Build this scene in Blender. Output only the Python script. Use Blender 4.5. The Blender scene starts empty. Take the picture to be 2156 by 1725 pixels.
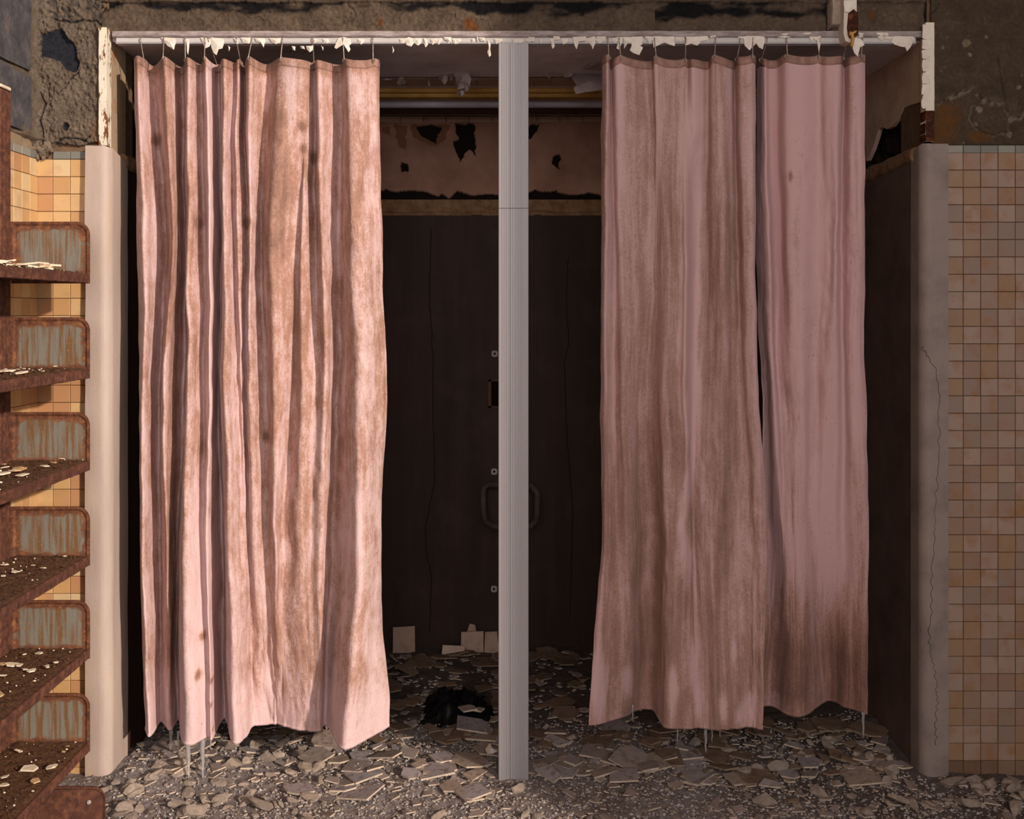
import bpy, math, random
from mathutils import Vector, Matrix, noise

# ------------------------------------------------------------------ camera, world, sun, window and fill light, exposure
scn = bpy.context.scene
COL = scn.collection
S = 0.00139                      # metres per photo pixel on the tiled wall plane (two inch tiles)
D = 3.05                         # camera distance to that plane
EYE = 1.37
CX, CY = 1045.0, 655.0           # where the eye line meets the wall
def P(px, py, Y=0.0):
    k = S * (1 + Y / D)
    return Vector(((px - CX) * k, Y, EYE + (CY - py) * k))
cam_d = bpy.data.cameras.new('camera')
cam = bpy.data.objects.new('camera', cam_d); COL.objects.link(cam)
cam.location = (0, -D, EYE); cam.rotation_euler = (math.radians(90), 0, 0)
FPX = D / S
cam_d.sensor_width = 36.0
cam_d.lens = 36.0 * FPX / 2156.0
cam_d.shift_x = (1078 - CX) / 2156.0
cam_d.shift_y = -(862.5 - CY) / 2156.0
cam_d.clip_start = 0.05
scn.camera = cam
scn.cycles.max_bounces = 7; scn.cycles.diffuse_bounces = 4; scn.cycles.glossy_bounces = 3

world = bpy.data.worlds.new('world'); scn.world = world; world.use_nodes = True
bg = world.node_tree.nodes['Background']
bg.inputs[0].default_value = (0.75, 0.86, 1.0, 1); bg.inputs[1].default_value = 0.6

sun_d = bpy.data.lights.new('sun', 'SUN'); sun = bpy.data.objects.new('sun', sun_d); COL.objects.link(sun)
EL = math.radians(17.5)
sdir = Vector((-0.72 * math.cos(EL), 0.694 * math.cos(EL), -math.sin(EL)))
sun.rotation_euler = sdir.to_track_quat('-Z', 'Y').to_euler()
sun_d.energy = 3.9; sun_d.color = (1.0, 0.87, 0.76); sun_d.angle = math.radians(1.6)

def area(name, loc, direction, sx, sy, power, color):
    d = bpy.data.lights.new(name, 'AREA'); o = bpy.data.objects.new(name, d); COL.objects.link(o)
    d.shape = 'RECTANGLE'; d.size = sx; d.size_y = sy; d.energy = power; d.color = color
    o.location = loc; o.rotation_euler = Vector(direction).to_track_quat('-Z', 'Z').to_euler()
    return o
area('window_daylight_side', (2.55, -3.9, 2.3), (-1, 0, 0), 2.9, 3.0, 52, (1.0, 0.94, 0.90))
area('fill_light_rear', (-0.1, -6.4, 2.6), (0, 1, 0), 3.0, 2.6, 135, (1.0, 0.95, 0.94))  # added fill light raising the ambient, behind an unseen rear opening

vs = scn.view_settings
vs.view_transform = 'Standard'; vs.look = 'None'; vs.exposure = 0.0; vs.gamma = 1.0; vs.use_curve_mapping = False

# ------------------------------------------------------------------ helpers
random.seed(7)
def lin(r, g, b):
    f = lambda c: c / 12.92 if c <= 0.04045 else ((c + 0.055) / 1.055) ** 2.4
    return (f(r / 255), f(g / 255), f(b / 255), 1)
def fbm(x, y, z=0.0, o=4):
    a, t, f = 1.0, 0.0, 1.0
    for _ in range(o):
        t += a * noise.noise(Vector((x * f, y * f, z + f * 3.7))); a *= 0.5; f *= 2.03
    return t
def sstep(a, b, x):
    if a == b: return 1.0 if x >= a else 0.0
    t = max(0.0, min(1.0, (x - a) / (b - a))); return t * t * (3 - 2 * t)
def poly_y(pts, x):
    if x <= pts[0][0]: return pts[0][1]
    for (a, b), (c, d) in zip(pts, pts[1:]):
        if x <= c: return b + (d - b) * (x - a) / (c - a)
    return pts[-1][1]
def in_poly(pts, x, y):
    r = False; n = len(pts); j = n - 1
    for i in range(n):
        xi, yi = pts[i]; xj, yj = pts[j]
        if (yi > y) != (yj > y) and x < (xj - xi) * (y - yi) / (yj - yi) + xi: r = not r
        j = i
    return r
def seg_dist(pts, x, y):
    b = 1e9
    for (ax, ay), (cx, cy) in zip(pts, pts[1:]):
        dx, dy = cx - ax, cy - ay
        t = max(0, min(1, ((x - ax) * dx + (y - ay) * dy) / (dx * dx + dy * dy + 1e-9)))
        b = min(b, math.hypot(x - ax - t * dx, y - ay - t * dy))
    return b

class MB:
    """collects faces of one mesh"""
    def __init__(s): s.v = []; s.f = []; s.mi = []
    def add(s, vs_, fs, mi=0):
        n = len(s.v); s.v += [tuple(v) for v in vs_]
        s.f += [tuple(i + n for i in f) for f in fs]; s.mi += [mi] * len(fs)
    def box(s, a, b, mi=0, bev=0.0):
        (x0, y0, z0), (x1, y1, z1) = a, b
        if bev <= 0:
            s.add([(x0,y0,z0),(x1,y0,z0),(x1,y1,z0),(x0,y1,z0),(x0,y0,z1),(x1,y0,z1),(x1,y1,z1),(x0,y1,z1)],
                  [(0,3,2,1),(4,5,6,7),(0,1,5,4),(1,2,6,5),(2,3,7,6),(3,0,4,7)], mi); return
        e = bev; pts = []; idx = {}
        for sx in (0, 1):
            for sy in (0, 1):
                for sz in (0, 1):
                    X, Y, Z = (x0, x1)[sx], (y0, y1)[sy], (z0, z1)[sz]
                    dx, dy, dz = (e if sx == 0 else -e), (e if sy == 0 else -e), (e if sz == 0 else -e)
                    idx[sx,sy,sz,'x'] = len(pts); pts.append((X, Y + dy, Z + dz))
                    idx[sx,sy,sz,'y'] = len(pts); pts.append((X + dx, Y, Z + dz))
                    idx[sx,sy,sz,'z'] = len(pts); pts.append((X + dx, Y + dy, Z))
        I = lambda *k: idx[k]
        fs = []
        for t in (0, 1):
            q = [(0,0),(1,0),(1,1),(0,1)]
            fs.append([I(t,a,b,'x') for a, b in q]); fs.append([I(a,t,b,'y') for a, b in q]); fs.append([I(a,b,t,'z') for a, b in q])
        for a in (0, 1):
            for b in (0, 1):
                fs.append([I(a,b,0,'x'),I(a,b,1,'x'),I(a,b,1,'y'),I(a,b,0,'y')])
                fs.append([I(a,0,b,'x'),I(a,1,b,'x'),I(a,1,b,'z'),I(a,0,b,'z')])
                fs.append([I(0,a,b,'y'),I(1,a,b,'y'),I(1,a,b,'z'),I(0,a,b,'z')])
                for c in (0, 1): fs.append([I(a,b,c,'x'),I(a,b,c,'y'),I(a,b,c,'z')])
        s.add(pts, fs, mi)
    def prism(s, ring, off, mi_top=0, mi_side=None):
        """closed prism: ring of points (top), extruded by the vector off"""
        n = len(ring); off = Vector(off); mi_side = mi_top if mi_side is None else mi_side
        top = [Vector(p) for p in ring]; bot = [p + off for p in top]
        base = len(s.v); s.v += [tuple(p) for p in top + bot]
        s.f.append(tuple(base + i for i in range(n))); s.mi.append(mi_top)
        s.f.append(tuple(base + n + i for i in reversed(range(n)))); s.mi.append(mi_side)
        for i in range(n):
            j = (i + 1) % n
            s.f.append((base + i, base + n + i, base + n + j, base + j)); s.mi.append(mi_side)
    def tube(s, pts, rad, seg=8, mi=0, cap=True):
        pts = [Vector(p) for p in pts]; n = len(pts)
        rad = rad if isinstance(rad, (list, tuple)) else [rad] * n
        base = len(s.v); up = None
        for i, p in enumerate(pts):
            t = (pts[min(i + 1, n - 1)] - pts[max(i - 1, 0)]).normalized()
            if up is None: up = t.orthogonal().normalized()
            up = (up - t * up.dot(t)).normalized(); w = t.cross(up)
            for k in range(seg):
                a = 2 * math.pi * k / seg
                s.v.append(tuple(p + (up * math.cos(a) + w * math.sin(a)) * rad[i]))
        for i in range(n - 1):
            for k in range(seg):
                a, b = base + i * seg + k, base + i * seg + (k + 1) % seg
                s.f.append((a, b, b + seg, a + seg)); s.mi.append(mi)
        if cap:
            s.f.append(tuple(base + k for k in reversed(range(seg)))); s.mi.append(mi)
            s.f.append(tuple(base + (n - 1) * seg + k for k in range(seg))); s.mi.append(mi)
    def mesh(s, name, mats, smooth=False, fix=True):
        me = bpy.data.meshes.new(name); me.from_pydata(s.v, [], s.f)
        for m in (mats if isinstance(mats, (list, tuple)) else [mats]): me.materials.append(m)
        me.polygons.foreach_set('material_index', s.mi)
        if fix:
            import bmesh
            bm = bmesh.new(); bm.from_mesh(me); bmesh.ops.recalc_face_normals(bm, faces=bm.faces); bm.to_mesh(me); bm.free()
        if smooth: me.polygons.foreach_set('use_smooth', [True] * len(me.polygons))
        me.update(); return me
    def build(s, name, mats, parent=None, smooth=False, fix=True):
        return link(name, s.mesh(name, mats, smooth, fix), parent)
def link(name, me, parent=None):
    o = bpy.data.objects.new(name, me); COL.objects.link(o)
    if parent is not None: o.parent = parent
    return o
def tag(o, label=None, cat=None, group=None, kind=None):
    if label: o['label'] = label
    if cat: o['category'] = cat
    if group: o['group'] = group
    if kind: o['kind'] = kind
    return o
def struct(o, label=None): return tag(o, label, None, None, 'structure')
def empty(name, loc=(0, 0, 0)):
    o = bpy.data.objects.new(name, None); COL.objects.link(o); o.location = loc; o.empty_display_size = 0.05; return o
def hfield(name, o, U, V, nu, nv, fn, mat, parent=None):
    """relief surface: point = o + U*u + V*v + N*h ; fn(u,v) in 0..1 -> (h, m1, m2)"""
    o, U, V = Vector(o), Vector(U), Vector(V); N = U.cross(V).normalized()
    vs_, m1, m2 = [], [], []
    for j in range(nv + 1):
        for i in range(nu + 1):
            r = fn(i / nu, j / nv)
            vs_.append(tuple(o + U * (i / nu) + V * (j / nv) + N * r[0])); m1.append(r[1]); m2.append(r[2])
    fs = [(j*(nu+1)+i, j*(nu+1)+i+1, (j+1)*(nu+1)+i+1, (j+1)*(nu+1)+i) for j in range(nv) for i in range(nu)]
    me = bpy.data.meshes.new(name); me.from_pydata(vs_, [], fs); me.materials.append(mat)
    for nm, dat in (('m1', m1), ('m2', m2)):
        a = me.attributes.new(nm, 'FLOAT', 'POINT'); a.data.foreach_set('value', dat)
    me.polygons.foreach_set('use_smooth', [True] * len(me.polygons)); me.update()
    return link(name, me, parent)

# ------------------------------------------------------------------ materials
class NT:
    def __init__(s, name):
        s.m = bpy.data.materials.new(name); s.m.use_nodes = True; s.t = s.m.node_tree
        s.b = s.t.nodes['Principled BSDF']; s.l = s.t.links
        s.pos = s.t.nodes.new('ShaderNodeNewGeometry').outputs['Position']
    def n(s, typ, **k):
        o = s.t.nodes.new(typ)
        for a, v in k.items(): setattr(o, a, v)
        return o
    def vec(s, scale, src=None, off=None):
        m = s.n('ShaderNodeMapping'); m.inputs['Scale'].default_value = scale
        s.l.new(src or s.pos, m.inputs['Vector'])
        if off is not None: s.l.new(off, m.inputs['Location'])
        return m.outputs[0]
    def noise(s, scale=5, detail=6, rough=0.6, vec=None, dist=0.0):
        o = s.n('ShaderNodeTexNoise'); o.inputs['Scale'].default_value = scale; o.inputs['Detail'].default_value = detail
        o.inputs['Roughness'].default_value = rough; o.inputs['Distortion'].default_value = dist
        s.l.new(vec or s.pos, o.inputs['Vector']); return o.outputs['Fac']
    def ramp(s, fac, stops, interp='LINEAR'):
        r = s.n('ShaderNodeValToRGB'); r.color_ramp.interpolation = interp
        e = r.color_ramp.elements
        while len(e) < len(stops): e.new(0.5)
        for el, (p, c) in zip(e, stops):
            el.position = p; el.color = c if len(c) == 4 else (*c, 1)
        s.l.new(fac, r.inputs[0]); return r.outputs[0]
    def step(s, fac, a, b):
        m = s.n('ShaderNodeMapRange'); m.inputs['From Min'].default_value = a; m.inputs['From Max'].default_value = b
        s.l.new(fac, m.inputs['Value']); return m.outputs[0]
    def mix(s, fac, a, b, mode='MIX'):
        m = s.n('ShaderNodeMix', data_type='RGBA', blend_type=mode)
        if isinstance(fac, (int, float)): m.inputs[0].default_value = fac
        else: s.l.new(fac, m.inputs[0])
        for i, c in ((6, a), (7, b)):
            if isinstance(c, tuple): m.inputs[i].default_value = c
            else: s.l.new(c, m.inputs[i])
        return m.outputs[2]
    def math(s, op, a, b=None):
        m = s.n('ShaderNodeMath', operation=op)
        for i, c in enumerate((a, b)):
            if c is None: continue
            if isinstance(c, (int, float)): m.inputs[i].default_value = c
            else: s.l.new(c, m.inputs[i])
        return m.outputs[0]
    def attr(s, name):
        a = s.n('ShaderNodeAttribute'); a.attribute_name = name; return a.outputs['Fac']
    def rand(s): return s.n('ShaderNodeObjectInfo').outputs['Random']
    def bump(s, h, strength=0.5, dist=0.01, prev=None):
        b = s.n('ShaderNodeBump'); b.inputs['Strength'].default_value = strength; b.inputs['Distance'].default_value = dist
        s.l.new(h, b.inputs['Height'])
        if prev is not None: s.l.new(prev, b.inputs['Normal'])
        return b.outputs[0]
    def out(s, col=None, rough=0.8, normal=None, metal=0.0, spec=0.3):
        if col is not None:
            if isinstance(col, tuple): s.b.inputs['Base Color'].default_value = col
            else: s.l.new(col, s.b.inputs['Base Color'])
        if isinstance(rough, (int, float)): s.b.inputs['Roughness'].default_value = rough
        else: s.l.new(rough, s.b.inputs['Roughness'])
        s.b.inputs['Metallic'].default_value = metal
        s.b.inputs['Specular IOR Level'].default_value = spec
        if normal is not None: s.l.new(normal, s.b.inputs['Normal'])
        return s.m
M = {}
def m_simple(key, c0, c1, scale=20, bump=0.3, bscale=120, rough=0.85, c2=None, spec=0.25):
    n = NT(key); f = n.noise(scale, 8, 0.65)
    st = [(0.3, c0), (0.7, c1)] if c2 is None else [(0.3, c0), (0.52, c1), (0.75, c2)]
    M[key] = n.out(n.ramp(f, st), rough, n.bump(n.noise(bscale, 8, 0.7), bump, 0.004), 0, spec)
    return M[key]

# raw plaster / concrete: m1 = dark exposed or sooty, m2 = ochre / rust stain
def m_plaster(key, base_a, base_b, dark, stain):
    n = NT(key)
    f = n.noise(14, 10, 0.7); g = n.noise(90, 8, 0.75)
    c = n.ramp(f, [(0.3, base_a), (0.7, base_b)])
    c = n.mix(n.step(g, 0.38, 0.68), n.mix(0.42, c, (0.02, 0.016, 0.012, 1)), c)
    c = n.mix(n.step(n.noise(45, 6, 0.7), 0.66, 0.72), c, lin(168, 150, 130))
    c = n.mix(n.attr('m1'), c, n.ramp(n.noise(60, 8, 0.7), [(0.35, dark), (0.75, tuple(x * 2.4 for x in dark[:3]) + (1,))]))
    c = n.mix(n.math('MULTIPLY', n.step(n.noise(26, 8, 0.75), 0.54, 0.62), 0.5), c, n.mix(0.55, c, dark))
    c = n.mix(n.attr('m2'), c, n.ramp(n.noise(40, 8, 0.7), [(0.3, stain), (0.7, lin(150, 95, 45))]))
    b = n.bump(n.noise(150, 8, 0.8), 1.0, 0.010); b = n.bump(n.noise(38, 8, 0.7), 0.8, 0.018, b)
    M[key] = n.out(c, 0.95, b, 0, 0.15)
m_plaster('plaster_left', lin(134, 115, 98), lin(174, 152, 130), lin(44, 44, 50), lin(120, 74, 42))
m_plaster('plaster_lintel', lin(112, 92, 77), lin(156, 132, 110), lin(26, 23, 24), lin(120, 66, 34))
m_plaster('plaster_right', lin(100, 82, 66), lin(126, 106, 86), lin(136, 118, 100), lin(112, 78, 42))
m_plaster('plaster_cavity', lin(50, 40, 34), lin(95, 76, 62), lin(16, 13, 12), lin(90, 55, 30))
m_simple('room_wall', lin(158, 148, 142), lin(186, 176, 170), 5, 0.2, 60)
m_simple('mortar', lin(128, 108, 86), lin(156, 134, 108), 30, 0.5, 160)
m_simple('grout_dark', lin(92, 70, 52), lin(124, 98, 74), 40, 0.4, 200)
m_simple('block_slate', lin(56, 54, 58), lin(84, 80, 82), 18, 0.9, 90, 0.95, lin(116, 106, 98))
m_simple('flake', lin(206, 190, 176), lin(232, 220, 206), 30, 0.2, 80)
m_simple('flake_ceiling', lin(148, 130, 126), lin(180, 160, 154), 30, 0.2, 80)
m_simple('chip', lin(216, 192, 164), lin(240, 222, 198), 40, 0.3, 120)
m_simple('chip_tan', lin(176, 138, 96), lin(212, 176, 130), 40, 0.3, 120)

def m_tile(key, cols, stain, amt):
    n = NT(key); r = n.rand()
    c = n.ramp(r, [(i / len(cols), x) for i, x in enumerate(cols)], 'CONSTANT')
    off = n.n('ShaderNodeCombineXYZ'); n.l.new(n.math('MULTIPLY', r, 7.0), off.inputs[0])
    v = n.vec((1, 1, 1), None, off.outputs[0])
    c = n.mix(n.math('MULTIPLY', n.step(n.noise(16, 5, 0.6, v), 0.5, 0.66), amt), c, stain)
    c = n.mix(n.step(n.noise(420, 3, 0.6), 0.62, 0.72), c, n.mix(0.35, c, (0.03, 0.02, 0.015, 1)))
    c = n.mix(n.step(n.noise(8, 6, 0.7), 0.5, 0.85), c, n.mix(0.4, c, lin(150, 125, 110)))
    M[key] = n.out(c, n.step(n.noise(25, 4, 0.6), -0.3, 1.3), n.bump(n.noise(240, 5, 0.6), 0.25, 0.002), 0, 0.35)
m_tile('tile_buff', [lin(188, 144, 96), lin(204, 166, 116), lin(196, 154, 102), lin(206, 178, 136), lin(182, 134, 92), lin(200, 160, 108)], lin(180, 142, 108), 0.5)
m_tile('tile_salmon', [lin(146, 118, 102), lin(152, 126, 111), lin(142, 112, 93), lin(154, 128, 111), lin(146, 114, 88), lin(138, 114, 101)], lin(142, 98, 58), 0.75)
m_tile('tile_grey', [lin(126, 124, 114), lin(140, 136, 124), lin(118, 116, 108)], lin(150, 138, 118), 0.6)
m_tile('tile_base', [lin(112, 84, 66), lin(90, 66, 50), lin(126, 98, 80)], lin(76, 48, 34), 0.9)
m_tile('tile_stall', [lin(178, 146, 126), lin(186, 154, 134)], lin(146, 112, 88), 0.5)

def m_stone():
    n = NT('stone_jamb')
    v = n.vec((1, 1, 0.18))
    c = n.ramp(n.noise(9, 8, 0.6, v), [(0.3, lin(160, 141, 130)), (0.55, lin(180, 160, 148)), (0.75, lin(194, 173, 152))])
    c = n.mix(n.step(n.noise(300, 3, 0.6), 0.55, 0.8), c, n.mix(0.3, c, lin(110, 90, 78)))
    c = n.mix(n.math('MULTIPLY', n.step(n.noise(22, 6, 0.65, n.vec((1, 1, 0.05))), 0.55, 0.72), 0.6), c, lin(186, 150, 104))
    M['stone_jamb'] = n.out(c, 0.5, n.bump(n.noise(60, 8, 0.65, v), 0.25, 0.004), 0, 0.35)
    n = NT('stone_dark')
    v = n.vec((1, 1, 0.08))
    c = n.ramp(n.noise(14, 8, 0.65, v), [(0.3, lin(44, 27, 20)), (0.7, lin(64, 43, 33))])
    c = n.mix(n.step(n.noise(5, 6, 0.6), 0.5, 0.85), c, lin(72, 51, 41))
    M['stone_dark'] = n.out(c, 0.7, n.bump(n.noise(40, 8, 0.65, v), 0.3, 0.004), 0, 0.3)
    n = NT('ledge_stone')
    c = n.ramp(n.noise(30, 8, 0.7), [(0.3, lin(112, 80, 56)), (0.55, lin(156, 118, 84)), (0.75, lin(176, 142, 112))])
    M['ledge_stone'] = n.out(c, 0.9, n.bump(n.noise(70, 8, 0.7), 0.8, 0.01))
m_stone()
m_simple('stone_jamb_shaded', lin(116, 102, 94), lin(138, 122, 114), 8, 0.3, 60, 0.6, lin(146, 130, 118))  # stone_jamb copy darkened: the right jamb's shade put into the colour
m_simple('stone_side', lin(88, 68, 59), lin(116, 94, 84), 7, 0.2, 60, 0.6)

def m_paint_rust(key, thr, white=lin(226, 214, 192), streak=True):
    n = NT(key)
    v = n.vec((1, 1, 0.35))
    f = n.noise(38, 10, 0.68, v)
    rust = n.ramp(n.noise(110, 8, 0.7), [(0.3, lin(70, 32, 18)), (0.55, lin(138, 76, 34)), (0.75, lin(176, 112, 60))])
    c = n.mix(n.step(f, thr, thr + 0.03), n.ramp(n.noise(12, 5, 0.6), [(0.3, white), (0.7, tuple(x * 0.86 for x in white[:3]) + (1,))]), rust)
    M[key] = n.out(c, 0.65, n.bump(n.step(f, thr, thr + 0.05), 0.6, -0.002), 0, 0.3)
m_paint_rust('strip_left', 0.53); m_paint_rust('strip_right', 0.62); m_paint_rust('conduit_paint', 0.63, lin(208, 190, 178))
m_paint_rust('track_paint', 0.66, lin(196, 188, 182))
m_simple('rust_dark', lin(34, 16, 13), lin(66, 32, 20), 42, 0.8, 160, 0.9, lin(150, 88, 40))
m_simple('rust_plaster', lin(150, 128, 104), lin(164, 140, 114), 18, 0.5, 120, 0.9, lin(150, 92, 48))
m_simple('pale_plaster', lin(150, 128, 114), lin(178, 156, 140), 26, 0.8, 90, 0.9)

def m_rust_shelf():
    n = NT('rust_steel')
    c = n.ramp(n.noise(55, 10, 0.72), [(0.28, lin(54, 32, 27)), (0.48, lin(96, 60, 47)), (0.62, lin(128, 82, 60)), (0.8, lin(166, 118, 84))])
    c = n.mix(n.step(n.noise(9, 5, 0.6), 0.45, 0.85), c, lin(92, 56, 46))
    M['rust_steel'] = n.out(c, 0.85, n.bump(n.noise(180, 8, 0.75), 0.8, 0.004), 0, 0.25)
    # plate: rust frame round a weathered grey panel with vertical drips (mask in object space)
    n = NT('plate_panel')
    v = n.vec((1, 1, 0.06))
    drip = n.noise(85, 6, 0.6, v)
    c = n.mix(n.step(drip, 0.44, 0.58), lin(120, 116, 106), lin(112, 80, 50))
    c = n.mix(n.step(n.noise(140, 8, 0.7), 0.56, 0.64), c, lin(150, 104, 66))
    edge = n.math('ADD', n.attr('m1'), n.math('MULTIPLY', n.math('SUBTRACT', n.noise(30, 8, 0.72), 0.5), 2.6))
    rust = n.ramp(n.noise(60, 10, 0.72), [(0.3, lin(58, 32, 26)), (0.5, lin(104, 62, 42)), (0.7, lin(148, 98, 62))])
    c = n.mix(n.step(edge, 0.30, 0.62), c, rust)
    M['plate_panel'] = n.out(c, 0.75, n.bump(n.noise(160, 8, 0.7), 0.5, 0.003), 0, 0.3)
    n = NT('shelf_dirt')
    c = n.ramp(n.noise(120, 10, 0.75), [(0.3, lin(62, 40, 28)), (0.5, lin(112, 74, 48)), (0.68, lin(160, 116, 76)), (0.78, lin(214, 178, 136))])
    M['shelf_dirt'] = n.out(c, 0.95, n.bump(n.noise(150, 10, 0.8), 1.0, 0.01))
m_rust_shelf()

def m_alu():
    n = NT('aluminium')
    v = n.vec((1, 1, 0.015))
    c = n.ramp(n.noise(160, 4, 0.6, v), [(0.3, lin(164, 157, 157)), (0.7, lin(171, 164, 164))])
    c = n.mix(n.step(n.noise(120, 8, 0.7, n.vec((1, 1, 0.6))), 0.70, 0.76), c, lin(176, 168, 168))
    M['aluminium'] = n.out(c, 0.55, n.bump(n.noise(500, 3, 0.6), 0.08, 0.001), 0.2, 0.35)
    n = NT('wire'); M['wire'] = n.out(n.ramp(n.noise(90, 4), [(0.3, lin(120, 100, 88)), (0.7, lin(190, 170, 156))]), 0.45, None, 0.4, 0.4)
m_alu()

def m_curtain(key, clean, dirt, dark, k, blot, seed):
    n = NT(key)
    off = n.n('ShaderNodeCombineXYZ'); off.inputs[0].default_value = seed; off.inputs[2].default_value = seed * 0.7
    u = n.n('ShaderNodeUVMap').outputs[0]
    sep = n.n('ShaderNodeSeparateXYZ'); n.l.new(u, sep.inputs[0])
    vs1 = n.vec((1, 0.045, 1), u, off.outputs[0]); vs2 = n.vec((1, 0.16, 1), u, off.outputs[0]); vs3 = n.vec((1, 0.6, 1), u, off.outputs[0])
    streak = n.noise(46, 6, 0.62, vs1); streak2 = n.noise(15, 7, 0.65, vs2); blotch = n.noise(11, 9, 0.68, vs3)
    fine = n.noise(170, 7, 0.8, n.vec((1, 0.7, 1), u)); mott = n.noise(42, 6, 0.68, n.vec((1, 0.55, 1), u, off.outputs[0]))
    v = n.math('ADD', n.math('MULTIPLY', streak, 1 - blot), n.math('MULTIPLY', blotch, blot))
    v = n.math('ADD', n.math('MULTIPLY', v, 0.6), n.math('MULTIPLY', streak2, 0.4))
    v = n.math('ADD', v, n.math('MULTIPLY', n.math('SUBTRACT', fine, 0.5), 0.36))
    v = n.math('ADD', v, n.math('MULTIPLY', n.math('SUBTRACT', mott, 0.5), 0.30 if blot > .4 else 0.14))
    v = n.math('ADD', v, n.attr('m1'))
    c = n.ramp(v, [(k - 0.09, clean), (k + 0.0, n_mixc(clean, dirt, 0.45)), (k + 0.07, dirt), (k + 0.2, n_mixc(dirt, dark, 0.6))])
    sp = n.noise(130, 6, 0.7, n.vec((1, 0.5, 1), u)); big = n.noise(6, 4, 0.6, vs3)
    c = n.mix(n.math('MULTIPLY', n.step(sp, 0.60, 0.68), n.step(big, 0.48, 0.66)), c, dark)
    b = n.bump(n.noise(420, 5, 0.7, u), 0.18, 0.002); b = n.bump(n.noise(30, 7, 0.62, n.vec((1, 0.45, 1), u)), 0.45 if blot > .4 else 0.3, 0.014, b)
    b = n.bump(n.noise(95, 6, 0.7, n.vec((1, 0.6, 1), u)), 0.35 if blot > .4 else 0.22, 0.005, b)
    m = n.out(c, 0.72, b, 0, 0.25)
    n.b.inputs['Sheen Weight'].default_value = 0.08
    M[key] = m
def n_mixc(a, b, t): return tuple(x + (y - x) * t for x, y in zip(a, b))
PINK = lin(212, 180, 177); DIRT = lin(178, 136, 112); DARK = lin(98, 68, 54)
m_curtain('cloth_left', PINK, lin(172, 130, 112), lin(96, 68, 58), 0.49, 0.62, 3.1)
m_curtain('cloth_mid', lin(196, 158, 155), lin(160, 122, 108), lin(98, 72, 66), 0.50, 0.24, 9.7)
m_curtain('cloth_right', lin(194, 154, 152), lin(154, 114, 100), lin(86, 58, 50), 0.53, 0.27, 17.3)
m_simple('hem', lin(128, 94, 82), lin(166, 128, 114), 40, 0.3, 300)

def m_ice():
    n = NT('ice'); n.b.inputs['Transmission Weight'].default_value = 0.82; n.b.inputs['IOR'].default_value = 1.2
    M['ice'] = n.out(lin(240, 236, 236), 0.18, n.bump(n.noise(90, 5), 0.3, 0.004), 0, 0.5)
m_ice()

def m_floor():
    n = NT('floor_dust')
    c = n.ramp(n.noise(60, 12, 0.75), [(0.28, lin(116, 103, 97)), (0.48, lin(166, 153, 148)), (0.62, lin(196, 184, 180)), (0.78, lin(234, 226, 223))])
    c = n.mix(n.step(n.noise(4, 5, 0.6), 0.42, 0.7), c, n.mix(0.5, c, lin(112, 86, 64)))
    c = n.mix(n.attr('m1'), c, n.mix(0.75, c, lin(78, 58, 46)))  # brown wet dirt in the stall, its dimness painted in as well
    b = n.bump(n.noise(160, 10, 0.8), 1.0, 0.01); b = n.bump(n.noise(50, 6, 0.7), 0.6, 0.015, b)
    M['floor_dust'] = n.out(c, 0.95, b, 0, 0.15)
    n = NT('shard_top'); r = n.rand()
    c = n.ramp(r, [(0, lin(148, 136, 136)), (0.25, lin(160, 147, 145)), (0.5, lin(140, 124, 116)), (0.75, lin(158, 138, 124))], 'CONSTANT')
    c = n.mix(n.step(n.noise(50, 8, 0.7), 0.5, 0.66), c, lin(112, 94, 80))
    M['shard_top'] = n.out(c, 0.6, n.bump(n.noise(150, 6, 0.7), 0.4, 0.003), 0, 0.3)
    n = NT('lump'); r = n.rand()
    c = n.ramp(n.noise(70, 8, 0.7), [(0.3, lin(140, 122, 108)), (0.7, lin(192, 172, 154))])
    c = n.mix(n.math('MULTIPLY', r, 0.6), c, lin(146, 132, 122))
    M['lump'] = n.out(c, 0.95, n.bump(n.noise(110, 8, 0.75), 0.9, 0.006), 0, 0.15)
m_floor()
m_simple('shard_edge', lin(168, 148, 128), lin(204, 184, 162), 40, 0.3, 200)
m_simple('grit', lin(122, 108, 100), lin(158, 144, 137), 30, 0.3, 200, 0.95, lin(188, 174, 166))
m_simple('grit_pale', lin(160, 148, 142), lin(196, 184, 178), 30, 0.2, 200, 0.9)
m_simple('black_plastic', lin(10, 10, 12), lin(22, 21, 22), 20, 0.2, 60, 0.25, None, 0.5)
m_simple('ceiling_paint', lin(206, 186, 184), lin(228, 210, 208), 9, 0.4, 60, 0.85, lin(236, 222, 220))
m_simple('yellow_wood', lin(172, 126, 62), lin(204, 160, 92), 16, 0.3, 90)
m_simple('tube_metal', lin(176, 166, 178), lin(204, 194, 204), 8, 0.1, 60, 0.35)
m_simple('plaster_stall', lin(150, 112, 92), lin(178, 138, 116), 7, 0.35, 80, 0.9, lin(168, 124, 98))
m_simple('dark_pipe', lin(60, 50, 46), lin(92, 78, 72), 30, 0.3, 140, 0.6)
m_simple('plate_fixing', lin(150, 136, 126), lin(176, 162, 150), 30, 0.2, 140, 0.6)
m_simple('reveal_plaster', lin(176, 142, 120), lin(200, 168, 144), 8, 0.35, 90, 0.85, lin(212, 184, 162))
m_simple('hollow_shade', lin(20, 13, 11), lin(30, 20, 17), 20, 0.2, 80, 0.95, None, 0.05)  # matte near-black painted for the shade inside holes, recess and cracks
m_simple('wood_brown', lin(70, 48, 36), lin(104, 74, 56), 14, 0.4, 80)

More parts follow.
